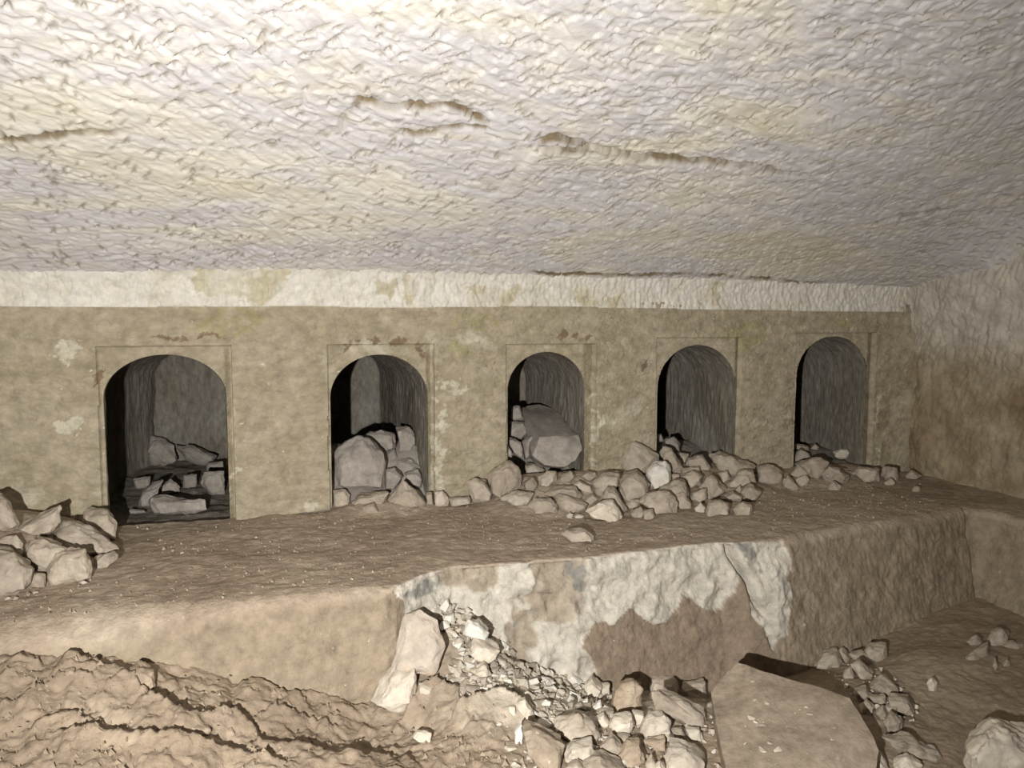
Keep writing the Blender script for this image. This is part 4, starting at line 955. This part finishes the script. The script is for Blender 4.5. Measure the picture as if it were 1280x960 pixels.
    traced_rock('rock', Z([(380, 945), (430, 925), (490, 950), (480, 985), (390, 985)]), 'low stone beside the wedged stone at the slab end', 'rock', mat='rock_pale', zone='pit')
    # ---- clods on the earth
    g = 'hard clods in the caked earth'
    Z = lambda p: rg(0, 740, 4, p)
    for p in ([(258, 420), (300, 385), (375, 378), (388, 420), (360, 445), (270, 450)], [(630, 415), (690, 378), (770, 395), (785, 470), (770, 500), (690, 460)],
              [(1110, 700), (1160, 680), (1178, 705), (1140, 722)], [(800, 715), (850, 700), (860, 725), (810, 735)], [(1060, 665), (1090, 655), (1095, 690), (1065, 690)],
              [(870, 670), (960, 665), (1050, 690), (1030, 730), (900, 705)], [(205, 480), (230, 455), (250, 470), (230, 490)]):
        traced_rock('earth_clod', Z(p), 'brown clod of hard earth lying on the caked pit floor', 'clod', g, mat='rock_brown', zone='pit', thick=0.9)

# ------------------------------------------------------------------ gravel and pebbles
def chip_meshes(n, seed):
    out = []
    r = random.Random(seed)
    for i in range(n):
        pts = []
        for k in range(11):
            a, b = r.uniform(0, 2 * math.pi), math.acos(r.uniform(-1, 1)); s = r.uniform(0.75, 1.0)
            pts.append((s * math.sin(b) * math.cos(a), s * math.sin(b) * math.sin(a) * 0.75, s * math.cos(b) * 0.55))
        bm = bmesh.new()
        for p in pts: bm.verts.new(p)
        q = bmesh.ops.convex_hull(bm, input=bm.verts)
        junk = list({e for e in q['geom_interior'] + q['geom_unused'] if isinstance(e, bmesh.types.BMVert) and e.is_valid})
        if junk: bmesh.ops.delete(bm, geom=junk, context='VERTS')
        me = bpy.data.meshes.new('stone_chip'); bm.to_mesh(me); bm.free(); out.append(me)
    return out

def build_gravel():
    r = random.Random(11)
    chips = {}
    for mt in ('rock', 'rock_pale', 'rock_white', 'rock_brown'):
        chips[mt] = chip_meshes(6, hash(mt) % 97 if False else len(mt))
        for me in chips[mt]: me.materials.append(M[mt])
    # the spill of broken limestone down the bench front and over the pit rubble
    spill = [(548, 758), (590, 765), (628, 800), (650, 830), (700, 845), (735, 850), (760, 872), (770, 905), (720, 915), (680, 905), (640, 885), (600, 890), (575, 880), (560, 850), (575, 820), (555, 790)]
    wide = [(560, 850), (740, 845), (900, 870), (900, 960), (640, 960), (620, 900)]
    pile = [(1010, 830), (1060, 815), (1110, 830), (1150, 890), (1120, 930), (1090, 900), (1060, 865)]
    def spot(poly):
        xs = [p[0] for p in poly]; ys = [p[1] for p in poly]
        while True:
            x, y = r.uniform(min(xs), max(xs)), r.uniform(min(ys), max(ys))
            if in_poly(np.array(x), np.array(y), poly): return x, y
    items = []
    for poly, n, s0, s1 in ((spill, 1100, 0.011, 0.048), (wide, 320, 0.009, 0.036), (pile, 130, 0.008, 0.026)):
        for _ in range(n):
            px, py = spot(poly); s = s0 + (s1 - s0) * r.random() ** 2.0
            items.append((s, px, py, poly is pile))
    items.sort(reverse=True)
    stuffV, stuffF, off = [], [], 0
    for i, (s, px, py, ispile) in enumerate(items):
        p = hit(px, py)
        if p[1] > edge(p[0]) - 0.02: p = onY(px, py, float(edge(p[0])) - 0.05)
        mt = r.choice(('rock_pale', 'rock_pale', 'rock_white', 'rock')) if not ispile else r.choice(('rock', 'rock', 'rock_pale'))
        me = r.choice(chips[mt]); rot = (r.uniform(-.7, .7), r.uniform(-.7, .7), r.uniform(0, 6.28))
        if i < 300:
            o = link('limestone_chip', me, None); o.location = p + np.array([0, 0, s * 0.35]); o.rotation_euler = rot; o.scale = (s * r.uniform(.8, 1.3), s, s * r.uniform(.8, 1.2))
            if ispile: o['label'] = 'grey stone chip between the stones of the small pile beyond the huge slab'; o['group'] = 'chips in the small pile'
            else: o['label'] = 'pale limestone chip in the rubble spilling from the broken bench front'; o['group'] = 'limestone chips of the spill'
            o['category'] = 'stone chip'
        else:
            v = np.array([q.co for q in me.vertices]) * s; c, sn = math.cos(rot[2]), math.sin(rot[2])
            v = v @ np.array([[c, sn, 0], [-sn, c, 0], [0, 0, 1]]) + p + [0, 0, s * 0.3]
            stuffV.append(v); stuffF += [[off + k for k in f.vertices] for f in me.polygons]; off += len(v)
    me = bpy.data.meshes.new('gravel'); me.from_pydata(np.concatenate(stuffV).tolist(), [], stuffF)
    o = link('gravel', me, M['rock_pale']); o['kind'] = 'stuff'; o['label'] = 'fine pale limestone gravel filling the rubble spill in the pit'; o['category'] = 'gravel'
    # pebbles scattered over the bench top and the earth
    spots = [(320, 673, .014), (400, 678, .016), (398, 683, .012), (535, 655, .014), (405, 648, .016), (428, 651, .02), (282, 710, .012), (292, 707, .012), (238, 712, .016), (205, 688, .022), (215, 690, .018),
             (228, 692, .015), (160, 725, .012), (105, 730, .022), (92, 738, .014), (60, 770, .016), (278, 748, .016), (20, 750, .02), (35, 745, .018), (45, 742, .016), (10, 750, .016), (30, 752, .012),
             (988, 654, .012), (915, 648, .01), (733, 690, .018), (860, 565, .01), (1036, 632, .014), (1092, 648, .016), (1072, 645, .012), (1100, 652, .012), (963, 612, .014), (1128, 622, .012), (1150, 628, .014),
             (305, 657, .012), (270, 660, .014), (500, 660, .008), (368, 690, .012), (350, 700, .01), (340, 728, .014), (440, 725, .012), (170, 640, .014), (185, 662, .014), (172, 660, .012), (196, 644, .014), (1075, 590, .014), (1150, 606, .012)]
    for _ in range(70): spots.append((r.uniform(150, 1200), r.uniform(645, 720), r.uniform(.004, .009)))
    for px, py, s in spots:
        p = hit(px, py)
        if p[1] < edge(p[0]) + 0.05 or p[1] > -0.02: continue
        o = link('pebble', r.choice(chips[r.choice(('rock', 'rock_pale'))]), None); o.location = p + np.array([0, 0, s * 0.4]); o.scale = (s, s, s); o.rotation_euler = (r.uniform(-.3, .3), r.uniform(-.3, .3), r.uniform(0, 6.28))
        o['label'] = 'small pale pebble lying on the dusty bench top'; o['category'] = 'pebble'; o['group'] = 'pebbles on the bench top'
    for _ in range(90):
        px, py = r.uniform(0, 560), r.uniform(835, 958); s = r.uniform(.005, .014); p = hit(px, py)
        if p[1] > edge(p[0]) - 0.05: continue
        z = p[2] + float(ridge_z(np.array([p[0]]), np.array([p[1]]))[0])
        o = link('soil_crumb', r.choice(chips['rock_brown']), None); o.location = (p[0], p[1], z + s * 0.4); o.scale = (s, s, s); o.rotation_euler = (0, 0, r.uniform(0, 6.28))
        o['label'] = 'small crumb of dry earth on the caked pit floor'; o['category'] = 'crumb'; o['group'] = 'crumbs on the pit floor'

def build_grit():
    """countless crumbs of dry earth on the bench top and on the pit floor"""
    r = np.random.default_rng(5); T = np.array([(1, 0, -.4), (-.5, .87, -.4), (-.5, -.87, -.4), (.1, .05, .8)]); FT = np.array([(0, 2, 1), (0, 1, 3), (1, 2, 3), (2, 0, 3)])
    def scatter(name, X, Y, Z, S, mat, label):
        n = len(X); a = r.uniform(0, 6.28, n); c, sn = np.cos(a), np.sin(a)
        B = T[None] * r.uniform(0.6, 1.4, (n, 4, 3)); V = np.stack([B[..., 0] * c[:, None] - B[..., 1] * sn[:, None], B[..., 0] * sn[:, None] + B[..., 1] * c[:, None], B[..., 2]], -1) * S[:, None, None]
        V += np.stack([X, Y, Z + S * 0.3], -1)[:, None]
        me = mesh_np(name, V.reshape(-1, 3), (FT[None] + 4 * np.arange(n)[:, None, None]).reshape(-1, 3), False)
        o = link(name, me, M[mat]); o['kind'] = 'stuff'; o['label'] = label; o['category'] = 'grit'
    n = 5200; X = r.uniform(-1.7, 4.4, n); Y = r.uniform(-1.6, -0.05, n); cl = fbm(np.stack([X, Y, 0 * X], -1), 2.2, 3, off=90) + r.normal(0, 0.15, n)
    k = (Y > edge(X) + 0.10) & (cl > -0.05) & (heap(X, Y) < 0.015); X, Y = X[k], Y[k]; Z = bench_z(X, Y)
    scatter('bench_grit', X, Y, Z, 0.002 + 0.008 * r.random(len(X)) ** 3, 'dust', 'fine earth crumbs strewn over the dusty bench top')
    n = 5200; X = r.uniform(-1.5, 1.6, n); Y = r.uniform(-2.9, -1.75, n); cl = fbm(np.stack([X, Y, 0 * X], -1), 2.6, 3, off=95) + r.normal(0, 0.15, n)
    k = cl > -0.05; X, Y = X[k], Y[k]; Z = floor_full(X, Y)
    scatter('pit_grit', X, Y, Z, 0.003 + 0.013 * r.random(len(X)) ** 3, 'soil', 'fine earth crumbs strewn over the caked pit floor')

build_ceiling()
build_wall_back()
build_side_walls()
build_bench()
build_floor()
build_stones()
build_gravel()
build_grit()
